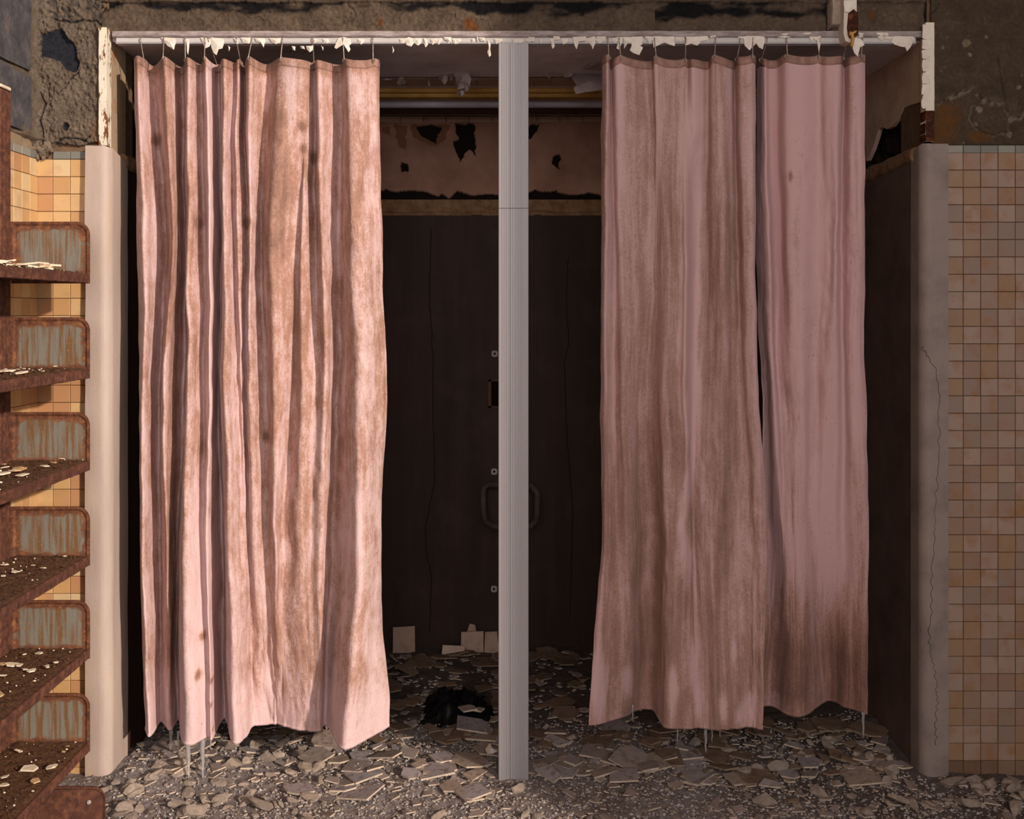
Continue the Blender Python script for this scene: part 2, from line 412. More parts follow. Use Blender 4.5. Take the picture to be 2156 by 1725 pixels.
# ------------------------------------------------------------------ room shell
XL = -1.348                      # left wall
XR = 2.4; YB = -6.3; ZC = 4.4; YS = 1.19
XI_L, XI_R = -1.118, 1.235       # inner faces of the stall
ZS = 2.165                       # stall ceiling
floor_mb = MB(); floor_mb.box((XL - 0.2, YB - 0.2, -0.25), (XR + 0.2, YS + 0.15, -0.03))
floor = struct(floor_mb.build('floor', M['floor_dust']), 'dusty concrete floor covered with rubble')
def wall_box(name, a, b, mat, label=None):
    m = MB(); m.box(a, b); return struct(m.build(name, mat), label)
# right wall of the room with its big window hole (behind the viewer)
wy0, wy1, wz0, wz1 = -5.4, -2.32, 0.55, 4.1
m = MB(); m.box((XR, wy1, -0.2), (XR + 0.2, 0.3, ZC)); m.box((XR, YB, -0.2), (XR + 0.2, wy0, ZC)); m.box((XR, wy0, -0.2), (XR + 0.2, wy1, wz0)); m.box((XR, wy0, wz1), (XR + 0.2, wy1, ZC))
struct(m.build('wall_right', M['room_wall'], fix=False), 'right wall of the room with a window opening')
m = MB(); m.box((XL, YB - 0.2, -0.2), (-1.7 + 0.2, YB, ZC)); m.box((1.5, YB - 0.2, -0.2), (XR, YB, ZC)); m.box((-1.5, YB - 0.2, -0.2), (1.5, YB, 1.2)); m.box((-1.5, YB - 0.2, 4.0), (1.5, YB, ZC))
struct(m.build('wall_rear', M['room_wall'], fix=False), 'rear wall of the room with an opening added for the fill light')
wall_box('ceiling', (XL - 0.2, YB - 0.2, ZC), (XR + 0.2, 0.35, ZC + 0.15), M['room_wall'], 'high room ceiling')
wall_left = wall_box('wall_left', (XL - 0.2, YB, -0.2), (XL, 0.2, ZC), M['mortar'], 'side wall, tiled below and bare dark block above')
# front wall core boxes (relief skins are laid over these)
wf_l = wall_box('wall_front_left', (XL - 0.05, 0.004, -0.2), (-1.135, 0.2, ZC), M['grout_dark'], 'narrow front wall beside the opening, yellow tiles below rough plaster')
wf_r = wall_box('wall_front_right', (1.262, 0.004, -0.2), (XR + 0.1, 0.2, ZC), M['grout_dark'], 'front wall beside the opening, beige tiles below stained plaster')
wall_top = wall_box('wall_above_opening', (-1.135, 0.02, ZS + 0.012), (1.262, 0.2, ZC), M['mortar'], 'rough concrete lintel over the stall opening')
# stall shell
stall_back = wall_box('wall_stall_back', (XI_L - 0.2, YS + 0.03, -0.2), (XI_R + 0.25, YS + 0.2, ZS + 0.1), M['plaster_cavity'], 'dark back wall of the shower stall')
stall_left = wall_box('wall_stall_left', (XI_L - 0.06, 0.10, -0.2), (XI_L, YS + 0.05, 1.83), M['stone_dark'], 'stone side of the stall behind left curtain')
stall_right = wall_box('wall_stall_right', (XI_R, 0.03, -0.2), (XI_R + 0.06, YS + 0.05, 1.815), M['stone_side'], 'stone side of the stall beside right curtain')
stall_ceil = wall_box('ceiling_stall', (XI_L - 0.1, 0.03, ZS), (XI_R + 0.1, YS + 0.2, ZS + 0.1), M['ceiling_paint'], 'peeling pale ceiling of the shower stall')

# ------------------------------------------------------------------ plaster skins
def PX(x): return CX + x / S
def PY(z): return CY - (z - EYE) / S
def skin(name, px0, px1, py0, py1, step, fn, mat, parent, ybase=0.0):
    a = P(px0, py1); b = P(px1, py0)
    nu = max(2, int((px1 - px0) / step)); nv = max(2, int((py1 - py0) / step))
    return hfield(name, (a.x, ybase, a.z), (b.x - a.x, 0, 0), (0, 0, b.z - a.z), nu, nv,
                  lambda u, v: fn(px0 + (px1 - px0) * u, py1 + (py0 - py1) * v), mat, parent)
blk = [(88, 70), (112, 62), (135, 64), (148, 85), (160, 95), (163, 120), (170, 135), (160, 152), (140, 148), (128, 130), (104, 125), (88, 122), (84, 95)]
cr_l = [[(130, 195), (150, 168), (168, 150)], [(92, 310), (90, 262), (95, 215), (80, 180), (74, 150)], [(70, 60), (66, 30), (64, 0)], [(110, 305), (140, 292), (180, 300), (192, 290)], [(215, 55), (205, 45), (160, 50), (120, 45)]]
def f_left(px, py):
    w = fbm(px * 0.035, py * 0.035, 1.0, 4) * 10
    h = 0.012 + 0.008 * fbm(px * 0.03, py * 0.03, 2, 5) + 0.0055 * fbm(px * 0.14, py * 0.14, 5, 4)
    m1 = 0.0; m2 = 0.0
    if in_poly(blk, px + w * 0.6, py + w * 0.6): h = 0.001 + 0.001 * fbm(px * .2, py * .2, 3, 2); m1 = 1.0
    if math.hypot((px - 142) / 7, (py - 268) / 9) < 1 + w * 0.04: h = 0.002; m1 = 0.9
    for c in cr_l:
        d = seg_dist(c, px + w * 0.5, py + w * 0.5); h -= 0.010 * (1 - sstep(0, 2.6, d)); m1 = max(m1, 0.8 * (1 - sstep(0.6, 2.0, d)))
    h += 0.012 * sstep(80, 60, px + w)                         # mortar fillet in the corner
    if py < 48 + w: m1 = max(m1, 0.55 * sstep(-0.1, 0.35, fbm(px * .05, py * .05, 7, 4))); h -= 0.003
    m2 = max(m2, 0.9 * sstep(190, 212, px) * sstep(200, 290, py) * sstep(-0.3, 0.3, fbm(px * .06, py * .06, 4, 3)))
    edge = 306 + 26 * sstep(118, 98, px) + w * 0.6            # ragged lower edge over the tiles
    h -= 0.03 * sstep(edge - 3, edge + 2, py)
    return h, m1, m2
skin('plaster', 60, 217, -60, 345, 1.6, f_left, M['plaster_left'], wf_l, 0.0)
def f_lint(px, py):
    w = fbm(px * 0.02, py * 0.02, 11, 4) * 14
    h = 0.02 + 0.004 * fbm(px * 0.02, py * 0.03, 12, 5) + 0.0025 * fbm(px * 0.12, py * 0.12, 15, 4)
    thr = 22 + 10 * fbm(px * 0.006, 0, 13, 3) + (14 if 1380 < px < 1740 else 0) + (8 if 1000 < px < 1230 else 0)
    m1 = sstep(6, -8, py - thr + w) * sstep(-0.45, 0.15, fbm(px * 0.012, py * 0.03, 17, 4) + 0.15) if px < 1742 else 0.35 * sstep(20, 0, py)
    h -= 0.006 * m1
    m2 = 0.0
    for cx_, cy_, r_ in ((800, 47, 6), (990, 52, 11), (1000, 58, 8), (1835, 32, 7)):
        m2 = max(m2, 0.9 * sstep(1.3, 0.4, math.hypot(px - cx_ + w * .3, (py - cy_) * .7 + w * .2) / r_))
    d = abs(px - 1744 + w * 0.25)
    h -= 0.014 * (1 - sstep(0, 6, d)); m1 = max(m1, 0.9 * (1 - sstep(2, 6, d)))
    d = abs(px - 1953 + w * 0.3); h -= 0.016 * (1 - sstep(0, 7, d)); m1 = max(m1, 0.9 * (1 - sstep(2, 7, d)))
    if py < 5 + w * 0.2: h += 0.008; m1 *= 0.3
    h += 0.004 * (1 - sstep(0, 2.0, abs(fbm(px * 0.012, py * 0.012, 21, 3)) * 60)) * -1
    return h, m1, m2
skin('plaster', 214, 1962, -60, 69, 2.1, f_lint, M['plaster_lintel'], wall_top, 0.02)
edge_r = [(1955, 232), (1972, 222), (1992, 208), (2004, 204), (2022, 194), (2044, 187), (2052, 192), (2064, 206), (2084, 214), (2110, 222), (2118, 236), (2124, 248), (2150, 244), (2156, 236), (2220, 240), (2400, 230)]
isl = [(2046, 226), (2062, 222), (2112, 215), (2120, 235), (2119, 280), (2108, 281), (2092, 286), (2072, 280), (2052, 268), (2042, 250)]
cr_r = [[(2098, 110), (2104, 160), (2110, 190), (2116, 215)], [(1960, 30), (1968, 22), (1976, 10)]]
def f_right(px, py):
    w = fbm(px * 0.05, py * 0.05, 31, 4) * 7
    h = 0.006 + 0.0016 * fbm(px * 0.02, py * 0.02, 32, 4) + 0.0012 * fbm(px * 0.15, py * 0.15, 35, 4)
    m1 = m2 = 0.0
    e = poly_y(edge_r, px) + w * 0.6
    up = sstep(e + 1.5, e - 1.5, py)
    h += 0.006 * up + (1 - up) * 0.003 * fbm(px * 0.09, py * 0.09, 37, 5)
    m1 = max(m1, (0.9 * sstep(9, 2, abs(py - e - 3)) if 1955 < px else 0) * sstep(-0.25, 0.3, fbm(px * .1, py * .1, 41, 3)))
    if in_poly(isl, px + w * .4, py + w * .4): h += 0.007
    else:
        d = seg_dist(isl + isl[:1], px + w * .4, py + w * .4)
        if d < 6 and up < 0.5: m1 = max(m1, 0.6 * sstep(6, 1, d)); h -= 0.003 * sstep(6, 1, d)
    for cx_, cy_, r_ in ((2031, 92, 10), (1985, 99, 5), (2058, 232, 10), (2075, 78, 5), (2124, 285, 8), (2141, 186, 6), (2150, 160, 4), (2040, 116, 6), (2000, 210, 5), (2052, 262, 6)):
        if math.hypot(px - cx_ + w * .6, py - cy_ - w * .5) < r_ * 0.8: m1 = 1.0; h += 0.002
    for c in cr_r:
        d = seg_dist(c, px + w * .4, py); h -= 0.006 * (1 - sstep(0, 1.8, d))
    for cx_, cy_, rx, ry in ((1990, 262, 34, 48), (2062, 288, 26, 14), (1968, 285, 18, 24)):
        m2 = max(m2, sstep(1.25, 0.5, math.hypot((px - cx_) / rx, (py - cy_) / ry) + w * 0.05) * (0.75 + 0.25 * fbm(px * .1, py * .1, 44, 2)))
    h -= 0.03 * sstep(305, 309, py)
    return h, min(1, m1), max(0, min(1, m2))
skin('plaster', 1958, 2420, -60, 316, 2.0, f_right, M['plaster_right'], wf_r, 0.004)

# plain continuation of the plaster outside the photographed part
zt_ = P(0, -58).z; zp_ = P(0, 308).z
def cont(parent, boxes, mat):
    for a, b in boxes:
        m = MB(); m.box(a, b); m.build('plaster_upper', mat, parent)
cont(wf_r, [((P(1960, 0).x, -0.008, zt_), (XR, 0.02, ZC)), ((P(2418, 0).x, -0.008, zp_), (XR, 0.02, zt_))], M['plaster_right'])
cont(wall_top, [((P(217, 0).x, -0.001, zt_), (P(1960, 0).x, 0.03, ZC))], M['plaster_lintel'])
cont(wf_l, [((XL, -0.012, zt_), (P(217, 0).x, 0.02, ZC))], M['plaster_left'])
# ------------------------------------------------------------------ wall tiles, each its own piece
TP = 0.0508
def tile_mesh(name, w, h, mats, t=0.007, c=0.0012):
    m = MB(); x, z = w / 2, h / 2
    m.add([(-x, 0, -z), (x, 0, -z), (x, 0, z), (-x, 0, z), (-x, -t + c, -z), (x, -t + c, -z), (x, -t + c, z), (-x, -t + c, z),
           (-x + c, -t, -z + c), (x - c, -t, -z + c), (x - c, -t, z - c), (-x + c, -t, z - c)],
          [(8, 9, 10, 11), (4, 5, 9, 8), (5, 6, 10, 9), (6, 7, 11, 10), (7, 4, 8, 11), (0, 1, 5, 4), (1, 2, 6, 5), (2, 3, 7, 6), (3, 0, 4, 7)])
    return m.mesh(name, mats)
tm = {k: tile_mesh('tile', TP - 0.0014, TP - 0.0014, M[k]) for k in ('tile_buff', 'tile_salmon', 'tile_base')}
tm_trim = tile_mesh('trim_tile', TP - 0.0016, 0.022, M['tile_grey'])
rt = random.Random(3)
def put_tile(me, loc, parent, rz=0.0, name='tile'):
    o = link(name, me, parent)
    j = 0.006
    o.location = (loc[0], loc[1] + (rt.uniform(-.0008, .0008) if rz == 0 else 0), loc[2])
    o.rotation_euler = (rt.uniform(-j, j), rt.uniform(-j, j) * 0.6, rz + rt.uniform(-j, j))
    return o
x0 = P(1990.5, 0).x; z0 = P(0, 322).z
for c in range(8):
    put_tile(tm_trim, (x0 + TP * (c + 0.5), 0.003, z0 + 0.0105), wf_r, 0, 'trim_tile')
    for r in range(37):
        put_tile(tm['tile_salmon' if r < 35 else 'tile_base'], (x0 + TP * (c + 0.5), 0.003, z0 - TP * (r + 0.5)), wf_r)
fm = MB(); hw = TP / 2 - .0007                              # tiles further along the wall, joined
for c in range(8, 14):
    for r in range(37):
        cx_, cz_ = x0 + TP * (c + .5), z0 - TP * (r + .5); fm.box((cx_ - hw, -.0035, cz_ - hw), (cx_ + hw, .003, cz_ + hw))
    cx_ = x0 + TP * (c + .5); fm.box((cx_ - hw, -.0035, z0 - .0005), (cx_ + hw, .003, z0 + .0215))
tag(fm.build('tile_field', M['tile_salmon'], wf_r, fix=False), kind='stuff')
x0 = P(75.5, 0).x; z0 = P(0, 336).z
for c in range(3):
    if c: put_tile(tm_trim, (x0 + TP * (c + 0.5), 0.003, z0 + 0.012), wf_l, 0, 'trim_tile')
    for r in range(36): put_tile(tm['tile_buff'], (x0 + TP * (c + 0.5), 0.003, z0 - TP * (r + 0.5)), wf_l)
for c in range(6):
    put_tile(tm_trim, (XL + 0.001, -0.004 - TP * (c + 0.5), z0 + 0.012), wall_left, math.radians(90), 'trim_tile')
    for r in range(36):
        put_tile(tm['tile_buff'], (XL + 0.001, -0.004 - TP * (c + 0.5), z0 - TP * (r + 0.5)), wall_left, math.radians(90))
# dark blocks of the upper side wall
rb = random.Random(5)
def slab(name, pts, off, mat, parent):
    m = MB(); m.prism(pts, off); return m.build(name, mat, parent)
for r, (za, zb) in enumerate(((1.876, 2.045), (2.058, 2.262), (2.275, 2.48))):
    y = -0.055 - (0.0, 0.0, 0.06)[r]
    for k in range(3):
        L = 0.39 if k else 0.2 + 0.1 * (r % 2)
        pts = []
        for a, b in ((0, 0), (0.5, 0), (1, 0), (1, 0.5), (1, 1), (0.5, 1), (0, 1), (0, 0.5)):
            pts.append((XL + 0.012, y - L * a + rb.uniform(-.006, .006), za + (zb - za) * b + rb.uniform(-.006, .006)))
        slab('block', pts, (-0.02, 0, 0), M['block_slate'], wall_left); y -= L + 0.016
def f_lw(u, v):
    Y = u * 1.3; z = 1.85 + v * 0.75
    h = 0.005 + 0.004 * fbm(Y * 30, z * 30, 51, 4) + 0.012 * sstep(0.05, 0.0, Y) + 0.01 * sstep(-0.1, 0.5, fbm(Y * 9, z * 9, 52, 3)) * sstep(1.95, 1.86, z)
    h -= 0.02 * sstep(1.868, 1.862, z)
    return h, 0.0, 0.0
hfield('mortar', (XL, -1.3, 1.85), (0, 1.3, 0), (0, 0, 0.75), 160, 110, lambda u, v: f_lw(1 - u, v), M['plaster_left'], wall_left)
# clods of mortar clinging in the corner over the tiles
rc = random.Random(11)
def clod_mesh(seed, flat=0.7):
    r = random.Random(seed); m = MB(); t = (1 + 5 ** .5) / 2
    vs_ = [(-1,t,0),(1,t,0),(-1,-t,0),(1,-t,0),(0,-1,t),(0,1,t),(0,-1,-t),(0,1,-t),(t,0,-1),(t,0,1),(-t,0,-1),(-t,0,1)]
    fs = [(0,11,5),(0,5,1),(0,1,7),(0,7,10),(0,10,11),(1,5,9),(5,11,4),(11,10,2),(10,7,6),(7,1,8),(3,9,4),(3,4,2),(3,2,6),(3,6,8),(3,8,9),(4,9,5),(2,4,11),(6,2,10),(8,6,7),(9,8,1)]
    q = Vector((r.uniform(.7, 1.3), r.uniform(.7, 1.2), flat * r.uniform(.7, 1.1))) if seed < 200 else Vector((r.uniform(.8, 1.4), r.uniform(.55, .95), r.uniform(.34, .6)))
    if seed >= 200:                                            # finer, broken looking lump
        V_ = [Vector(v).normalized() for v in vs_]; mid = {}; F_ = []
        def md_(i, j):
            k = (min(i, j), max(i, j))
            if k not in mid: V_.append((V_[i] + V_[j]).normalized()); mid[k] = len(V_) - 1
            return mid[k]
        for a, b, c in fs:
            ab, bc, ca = md_(a, b), md_(b, c), md_(c, a); F_ += [(a, ab, ca), (b, bc, ab), (c, ca, bc), (ab, bc, ca)]
        cut = [(Vector((r.gauss(0, 1), r.gauss(0, 1), r.gauss(0, 1))).normalized(), r.uniform(.32, .66)) for _ in range(8)]
        out_ = []
        for v in V_:
            v = v * r.uniform(.94, 1.06)
            for n_c, d_c in cut:
                dd = v.dot(n_c)
                if dd > d_c: v = v - n_c * (dd - d_c)
            out_.append(Vector((v.x * q.x, v.y * q.y, v.z * q.z)) * .75)
        m.add(out_, F_); return m.mesh('clod', M['lump'])
    m.add([Vector((a * q.x, b * q.y, c * q.z)) * (0.5 * r.uniform(.72, 1.2)) / 1.9 * 1.0 for a, b, c in vs_], fs)
    return m.mesh('clod', M['clod'])
m_simple('clod', lin(104, 88, 74), lin(140, 122, 104), 50, 0.8, 160, 0.95)
clods = [clod_mesh(i) for i in range(9)]
for i in range(26):
    px = rc.uniform(64, 112); py = rc.uniform(296, 338)
    if px > 95 and py > 325: continue
    o = link('mortar_clod', clods[i % 9], wf_l); o.location = P(px, py, -0.012); o.rotation_euler = [rc.uniform(0, 6) for _ in 'abc']
    s_ = rc.uniform(.012, .028); o.scale = (s_,) * 3

# ------------------------------------------------------------------ stone jambs (trim) and painted steel edge strips
def jamb(name, prof, ztop, label, mat=None):
    mat = mat or M['stone_jamb']
    """plan profile swept upwards; the top is cut at ztop(x,y)"""
    n = len(prof); m = MB(); rows = 60
    for j in range(rows + 1):
        for (x, y) in prof:
            zt = ztop(x, y); z = -0.1 + (zt + 0.1) * j / rows
            e = 0.0012 * fbm(x * 20, z * 5, 61, 3)
            m.v.append((x + e, y + e, z))
    for j in range(rows):
        for i in range(n):
            k = (i + 1) % n; m.f.append((j*n+i, j*n+k, (j+1)*n+k, (j+1)*n+i)); m.mi.append(0)
    m.f.append(tuple(rows * n + i for i in range(n))); m.mi.append(0)
    m.f.append(tuple(reversed(range(n)))); m.mi.append(0)
    o = m.build(name, mat); struct(o, label); return o
def arc(cx, cy, r, a0, a1, n=7): return [(cx + r * math.cos(math.radians(a0 + (a1 - a0) * i / n)), cy + r * math.sin(math.radians(a0 + (a1 - a0) * i / n))) for i in range(n + 1)]
pl = [(-1.1925, 0.09), (-1.1925, -0.028)] + arc(-1.152, 0.004, 0.032, -90, -10) + [(-1.114, 0.10)]
zl = P(0, 311).z
jl = jamb('trim_1', pl, lambda x, y: zl - 0.30 * max(0, y) + 0.006 * fbm(x * 40, y * 40, 63, 3), 'smooth pinkish stone jamb beside the yellow tiles')
pr = [(1.311, 0.045), (1.311, -0.028)] + arc(1.263, 0.002, 0.030, -90, -170) + [(1.2305, 0.045)]
jr = jamb('trim_2', pr, lambda x, y: P(0, 306).z - 0.28 * max(0, y) + 0.006 * fbm(x * 40, y * 40, 64, 3), 'grey stone jamb, shade put into its colour, with a long crack beside the beige tiles', M['stone_jamb_shaded'])
# crack on the right jamb, a thin dark line raised as a fine tube
crk = [(1968, 735), (1978, 760), (1983, 800), (1985, 860), (1983, 920), (1974, 1000)]
m = MB(); rr = random.Random(2); pts = []
path = [(1940, 728), (1952, 748), (1966, 772), (1976, 800), (1978, 860), (1976, 930), (1972, 1010), (1968, 1080), (1966, 1140), (1962, 1200), (1960, 1290), (1956, 1330), (1958, 1370), (1966, 1400), (1972, 1440), (1974, 1480), (1970, 1530), (1972, 1570)]
for i in range(120):
    t = i / 119 * (len(path) - 1); a = int(min(t, len(path) - 2)); f = t - a
    px = path[a][0] + (path[a+1][0] - path[a][0]) * f + rr.uniform(-3.5, 3.5); py = path[a][1] + (path[a+1][1] - path[a][1]) * f
    q = P(px, py, -0.0283); pts.append(q)
m.tube(pts, 0.0008, 4); m.build('crack', M['dark_pipe'], jr)

st_l = MB(); rs = random.Random(8)
def strip(name, px0, px1, py0, py1, y0, y1, mat, label):
    m = MB(); n = 30
    a, b = P(px0, py1), P(px1, py0)
    for j in range(n + 1):
        z = a.z + (b.z - a.z) * j / n; e = 0.0012 * fbm(z * 60, 0, 71, 3)
        m.v += [(a.x + e, y0, z), (b.x + e * .6, y0, z), (b.x + e * .6, y1, z), (a.x + e, y1, z)]
    for j in range(n):
        for i in range(4): m.f.append((j*4+i, j*4+(i+1) % 4, (j+1)*4+(i+1) % 4, (j+1)*4+i)); m.mi.append(0)
    m.f += [(0, 1, 2, 3), (n*4, n*4+1, n*4+2, n*4+3)]; m.mi += [0, 0]
    return struct(m.build(name, mat), label)
t3 = strip('trim_3', 214.5, 231, 62, 309, -0.024, 0.012, M['strip_left'], 'white painted steel edge strip with rust above the pinkish stone jamb')
t4 = strip('trim_4', 1942, 1960, 52, 301, -0.024, 0.012, M['strip_right'], 'white flaking steel edge strip above the grey stone jamb')
# flakes, used for strip, track and ceiling
def flake(name, pts, curl, mat, parent, t=0.0012, mid=None):
    """thin curled sheet with thickness from a ring of world points; curl bows the middle out"""
    n = len(pts); c = sum((Vector(p) for p in pts), Vector()) / n + Vector(curl)
    m = MB(); top = [Vector(p) for p in pts]; d = Vector((0, t, 0)) if abs(Vector(curl).y) >= abs(Vector(curl).z) else Vector((0, 0, t))
    m.v += [tuple(c)] + [tuple(p) for p in top] + [tuple(c + d)] + [tuple(p + d) for p in top]
    for i in range(n):
        j = (i + 1) % n
        m.f += [(0, 1 + i, 1 + j), (n + 1, n + 2 + j, n + 2 + i), (1 + i, n + 2 + i, n + 2 + j, 1 + j)]; m.mi += [0, 0, 0]
    return m.build(name, mat, parent)
for (ya, yb) in ((52, 82), (83, 104), (105, 124), (126, 150), (152, 176), (178, 200), (201, 228)):
    pts = []
    for k in range(14):
        f = k / 14 * 2 * math.pi; ex = 10.5 * math.copysign(abs(math.cos(f)) ** .28, math.cos(f)); ey = (yb - ya) / 2 * math.copysign(abs(math.sin(f)) ** .28, math.sin(f))
        pts.append(P(1950.5 + ex * rs.uniform(.72, 1.06), (ya + yb) / 2 + ey * rs.uniform(.9, 1.12), -0.0248 - rs.uniform(0, .0012)))
    flake('paint_flake', pts, (0, -0.0012, 0), M['flake'], t4)

m = MB(); a, b = P(1941.5, 301), P(1960.3, 236); m.box((a.x, -.0246, a.z), (b.x, 0.0125, b.z), 0, .001); m.build('rusted_foot', M['rust_dark'], t4)
# ------------------------------------------------------------------ stall reveals over the sills
def rev(px, py, X):                # point on a plane of constant X seen at px, py
    k = X / (px - CX); Y = D * (k / S - 1)
    return Vector((X, Y, EYE + (CY - py) * k))
ur = MB(); X = 1.258
low = [(1943, 213), (1934, 216), (1924, 219), (1914, 222), (1902, 228), (1895, 242), (1886, 256), (1878, 266), (1868, 272), (1858, 268), (1850, 272), (1844, 292), (1836, 316), (1826, 338), (1818, 342), (1800, 360)]
ring = [rev(a, b, X) for a, b in low]
ring = [Vector((X, 0.012, ring[0].z))] + ring[1:] + [Vector((X, YS, 1.86)), Vector((X, YS, ZS)), Vector((X, 0.012, ZS))]
ur.prism(ring, (0.014, 0, 0)); o = struct(ur.build('wall_reveal_right', M['reveal_plaster']), 'torn tan plaster reveal above the hole beside right curtain')
def f_cav(u, v):
    return 0.02 * fbm(u * 9, v * 4, 81, 4) + 0.012 * fbm(u * 30, v * 14, 82, 3), sstep(-.1, .3, fbm(u * 12, v * 6, 83, 3)), 0.0
o = hfield('wall_cavity_right', (1.30, YS, 1.72), (0, -1.175, 0), (0, 0, 0.46), 120, 50, f_cav, M['plaster_cavity']); struct(o, 'dark rough hollow behind the torn plaster')
m = MB()                          # chipped sill band on the right side
def sill(name, Xa, Xb, y0, y1, za, zb, seed, parent):
    n = 60; m = MB()
    for i in range(n + 1):
        Y = y0 + (y1 - y0) * i / n; zt = za + (zb - za) * i / n
        e = 0.006 * fbm(Y * 14, 0, seed, 4); g = 0.008 * fbm(Y * 17, 5, seed, 4)
        m.v += [(Xa + e * .3, Y, zt - 0.045 + g), (Xa - math.copysign(.004, Xa) + e * .4, Y, zt - 0.03), (Xa - math.copysign(.003, Xa), Y, zt - 0.008 + e), (Xa + math.copysign(.006, Xa), Y, zt + e), (Xb, Y, zt + 0.004), (Xb, Y, zt - .05)]
    for i in range(n):
        for k in range(6): m.f.append((i*6+k, i*6+(k+1) % 6, (i+1)*6+(k+1) % 6, (i+1)*6+k)); m.mi.append(0)
    m.f += [tuple(range(6)), tuple(n * 6 + k for k in range(6))]; m.mi += [0, 0]
    return m.build(name, M['ledge_stone'], parent, True)
sill('sill', XI_R - 0.002, 1.31, 0.03, YS, 1.858, 1.826, 91, stall_right)
sill('sill', XI_L + 0.002, -1.19, 0.085, YS, 1.842, 1.826, 93, stall_left)
m = MB(); m.box((-1.21, 0.012, zl - 0.03), (-1.131, 0.13, ZS)); struct(m.build('wall_reveal_left', M['rust_plaster']), 'rust stained plaster reveal behind the white steel strip')
m = MB(); m.box((-1.24, 0.13, 1.80), (-1.15, YS, ZS)); struct(m.build('wall_reveal_left_deep', M['plaster_cavity']), 'dark plaster reveal behind left curtain')

# ------------------------------------------------------------------ stall back wall
KB = S * (1 + YS / D)
def PB(px, py, Y=YS): return P(px, py, Y)
m = MB(); a, b = PB(0, 1400), PB(0, 452)
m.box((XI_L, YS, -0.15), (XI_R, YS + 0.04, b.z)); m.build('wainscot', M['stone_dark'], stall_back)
m = MB(); n = 90                                               # broken ledge on top of the wainscot
lz0, lz1 = PB(0, 454).z, PB(0, 421).z
def f_ledge(u, v):
    x = u * 2.35
    h = 0.012 + 0.005 * fbm(x * 12, v * 3, 101, 4) + 0.003 * fbm(x * 40, v * 8, 102, 3)
    low_ = 0.18 + 0.2 * fbm(x * 6, 0, 103, 4)
    if v < low_: h -= 0.010
    return h, 0.25 * sstep(0.0, .4, fbm(x * 10, v * 2, 104, 3)), 0.0
led = hfield('ledge', (XI_L, YS, lz0), (XI_R - XI_L, 0, 0), (0, 0, lz1 - lz0), 240, 20, f_ledge, M['ledge_stone'], stall_back)
m = MB(); m.box((XI_L, YS - 0.01, lz1 - 0.012), (XI_R, YS + 0.04, lz1)); m.build('ledge_top', M['ledge_stone'], stall_back)
# upper plaster sheet, torn along the bottom, with holes (lower edge traced from the photo)
tear = [(600, 404), (700, 402), (806, 402), (812, 399), (822, 403), (836, 405), (850, 402), (868, 402), (885, 403), (902, 406), (912, 411), (924, 414), (930, 409), (938, 413), (946, 419), (954, 411), (962, 403), (972, 404), (985, 410), (1000, 412), (1030, 409), (1050, 411), (1112, 406), (1128, 400), (1140, 404), (1160, 404), (1171, 401), (1174, 406), (1200, 411), (1225, 410), (1240, 406), (1258, 409), (1268, 414), (1400, 410), (1600, 408)]
holes = [[(878, 268), (905, 262), (930, 266), (926, 282), (918, 302), (900, 294), (886, 286), (880, 276)],
         [(960, 262), (998, 262), (1000, 300), (1001, 332), (994, 318), (986, 312), (978, 326), (970, 342), (958, 318), (955, 300), (966, 292), (960, 280)],
         [(845, 342), (858, 345), (860, 362), (842, 360)], [(1162, 330), (1176, 324), (1180, 336), (1176, 352), (1180, 358), (1164, 348)], [(1112, 264), (1136, 262), (1122, 290), (1112, 292)]]
worn = [[(832, 264), (856, 264), (854, 314), (842, 312), (834, 290)], [(804, 268), (824, 270), (820, 284), (806, 280)], [(862, 264), (946, 262), (934, 300), (915, 310), (870, 290)]]
n_ = NT('plaster_worn')
c = n_.ramp(n_.noise(7, 8, 0.65), [(0.3, lin(138, 98, 80)), (0.55, lin(166, 124, 104)), (0.75, lin(178, 142, 122))])
c = n_.mix(n_.attr('m1'), c, lin(28, 17, 12)); c = n_.mix(n_.attr('m2'), c, lin(120, 82, 52))
M['plaster_worn'] = n_.out(c, 0.9, n_.bump(n_.noise(60, 8, .7), 0.4, 0.006), 0, 0.2)
pb0, pb1 = PB(700, 425), PB(1420, 258)
def f_pb(u, v):
    px = 700 + 720 * u; py = 425 + (258 - 425) * v
    w = fbm(px * .08, py * .08, 111, 3) * 3.5
    h = 0.012 + 0.0015 * fbm(px * .03, py * .03, 112, 3); m1 = m2 = 0.0
    if py > poly_y(tear, px) + w * 0.4: h = -0.02; m1 = 1.0
    for q in holes:
        if in_poly(q, px + w, py + w): h = -0.012; m1 = 1.0
    for q in worn:
        if m1 == 0 and in_poly(q, px + w, py + w): m2 = 0.8; h -= 0.003
    return h, m1, m2
hfield('plaster_sheet', (pb0.x, YS, pb0.z), (pb1.x - pb0.x, 0, 0), (0, 0, pb1.z - pb0.z), 420, 110, f_pb, M['plaster_worn'], stall_back)
m = MB(); m.box((XI_L, YS + 0.005, lz1), (pb0.x, YS + 0.03, ZS)); m.box((pb1.x, YS + 0.005, lz1), (XI_R, YS + 0.03, ZS)); m.build('plaster_side', M['plaster_stall'], stall_back)
# band of wall tiles under the stall ceiling
xt = PB(700, 0).x
bw = 0.0925; bt = tile_mesh('band_tile', bw - 0.002, PB(0, 246).z - PB(0, 259).z, M['tile_stall'])
k = 0
while xt < XI_R - bw:
    put_tile(bt, (xt + bw / 2, YS - 0.004, (PB(0, 246).z + PB(0, 259).z) / 2), stall_back, 0, 'tile'); xt += bw
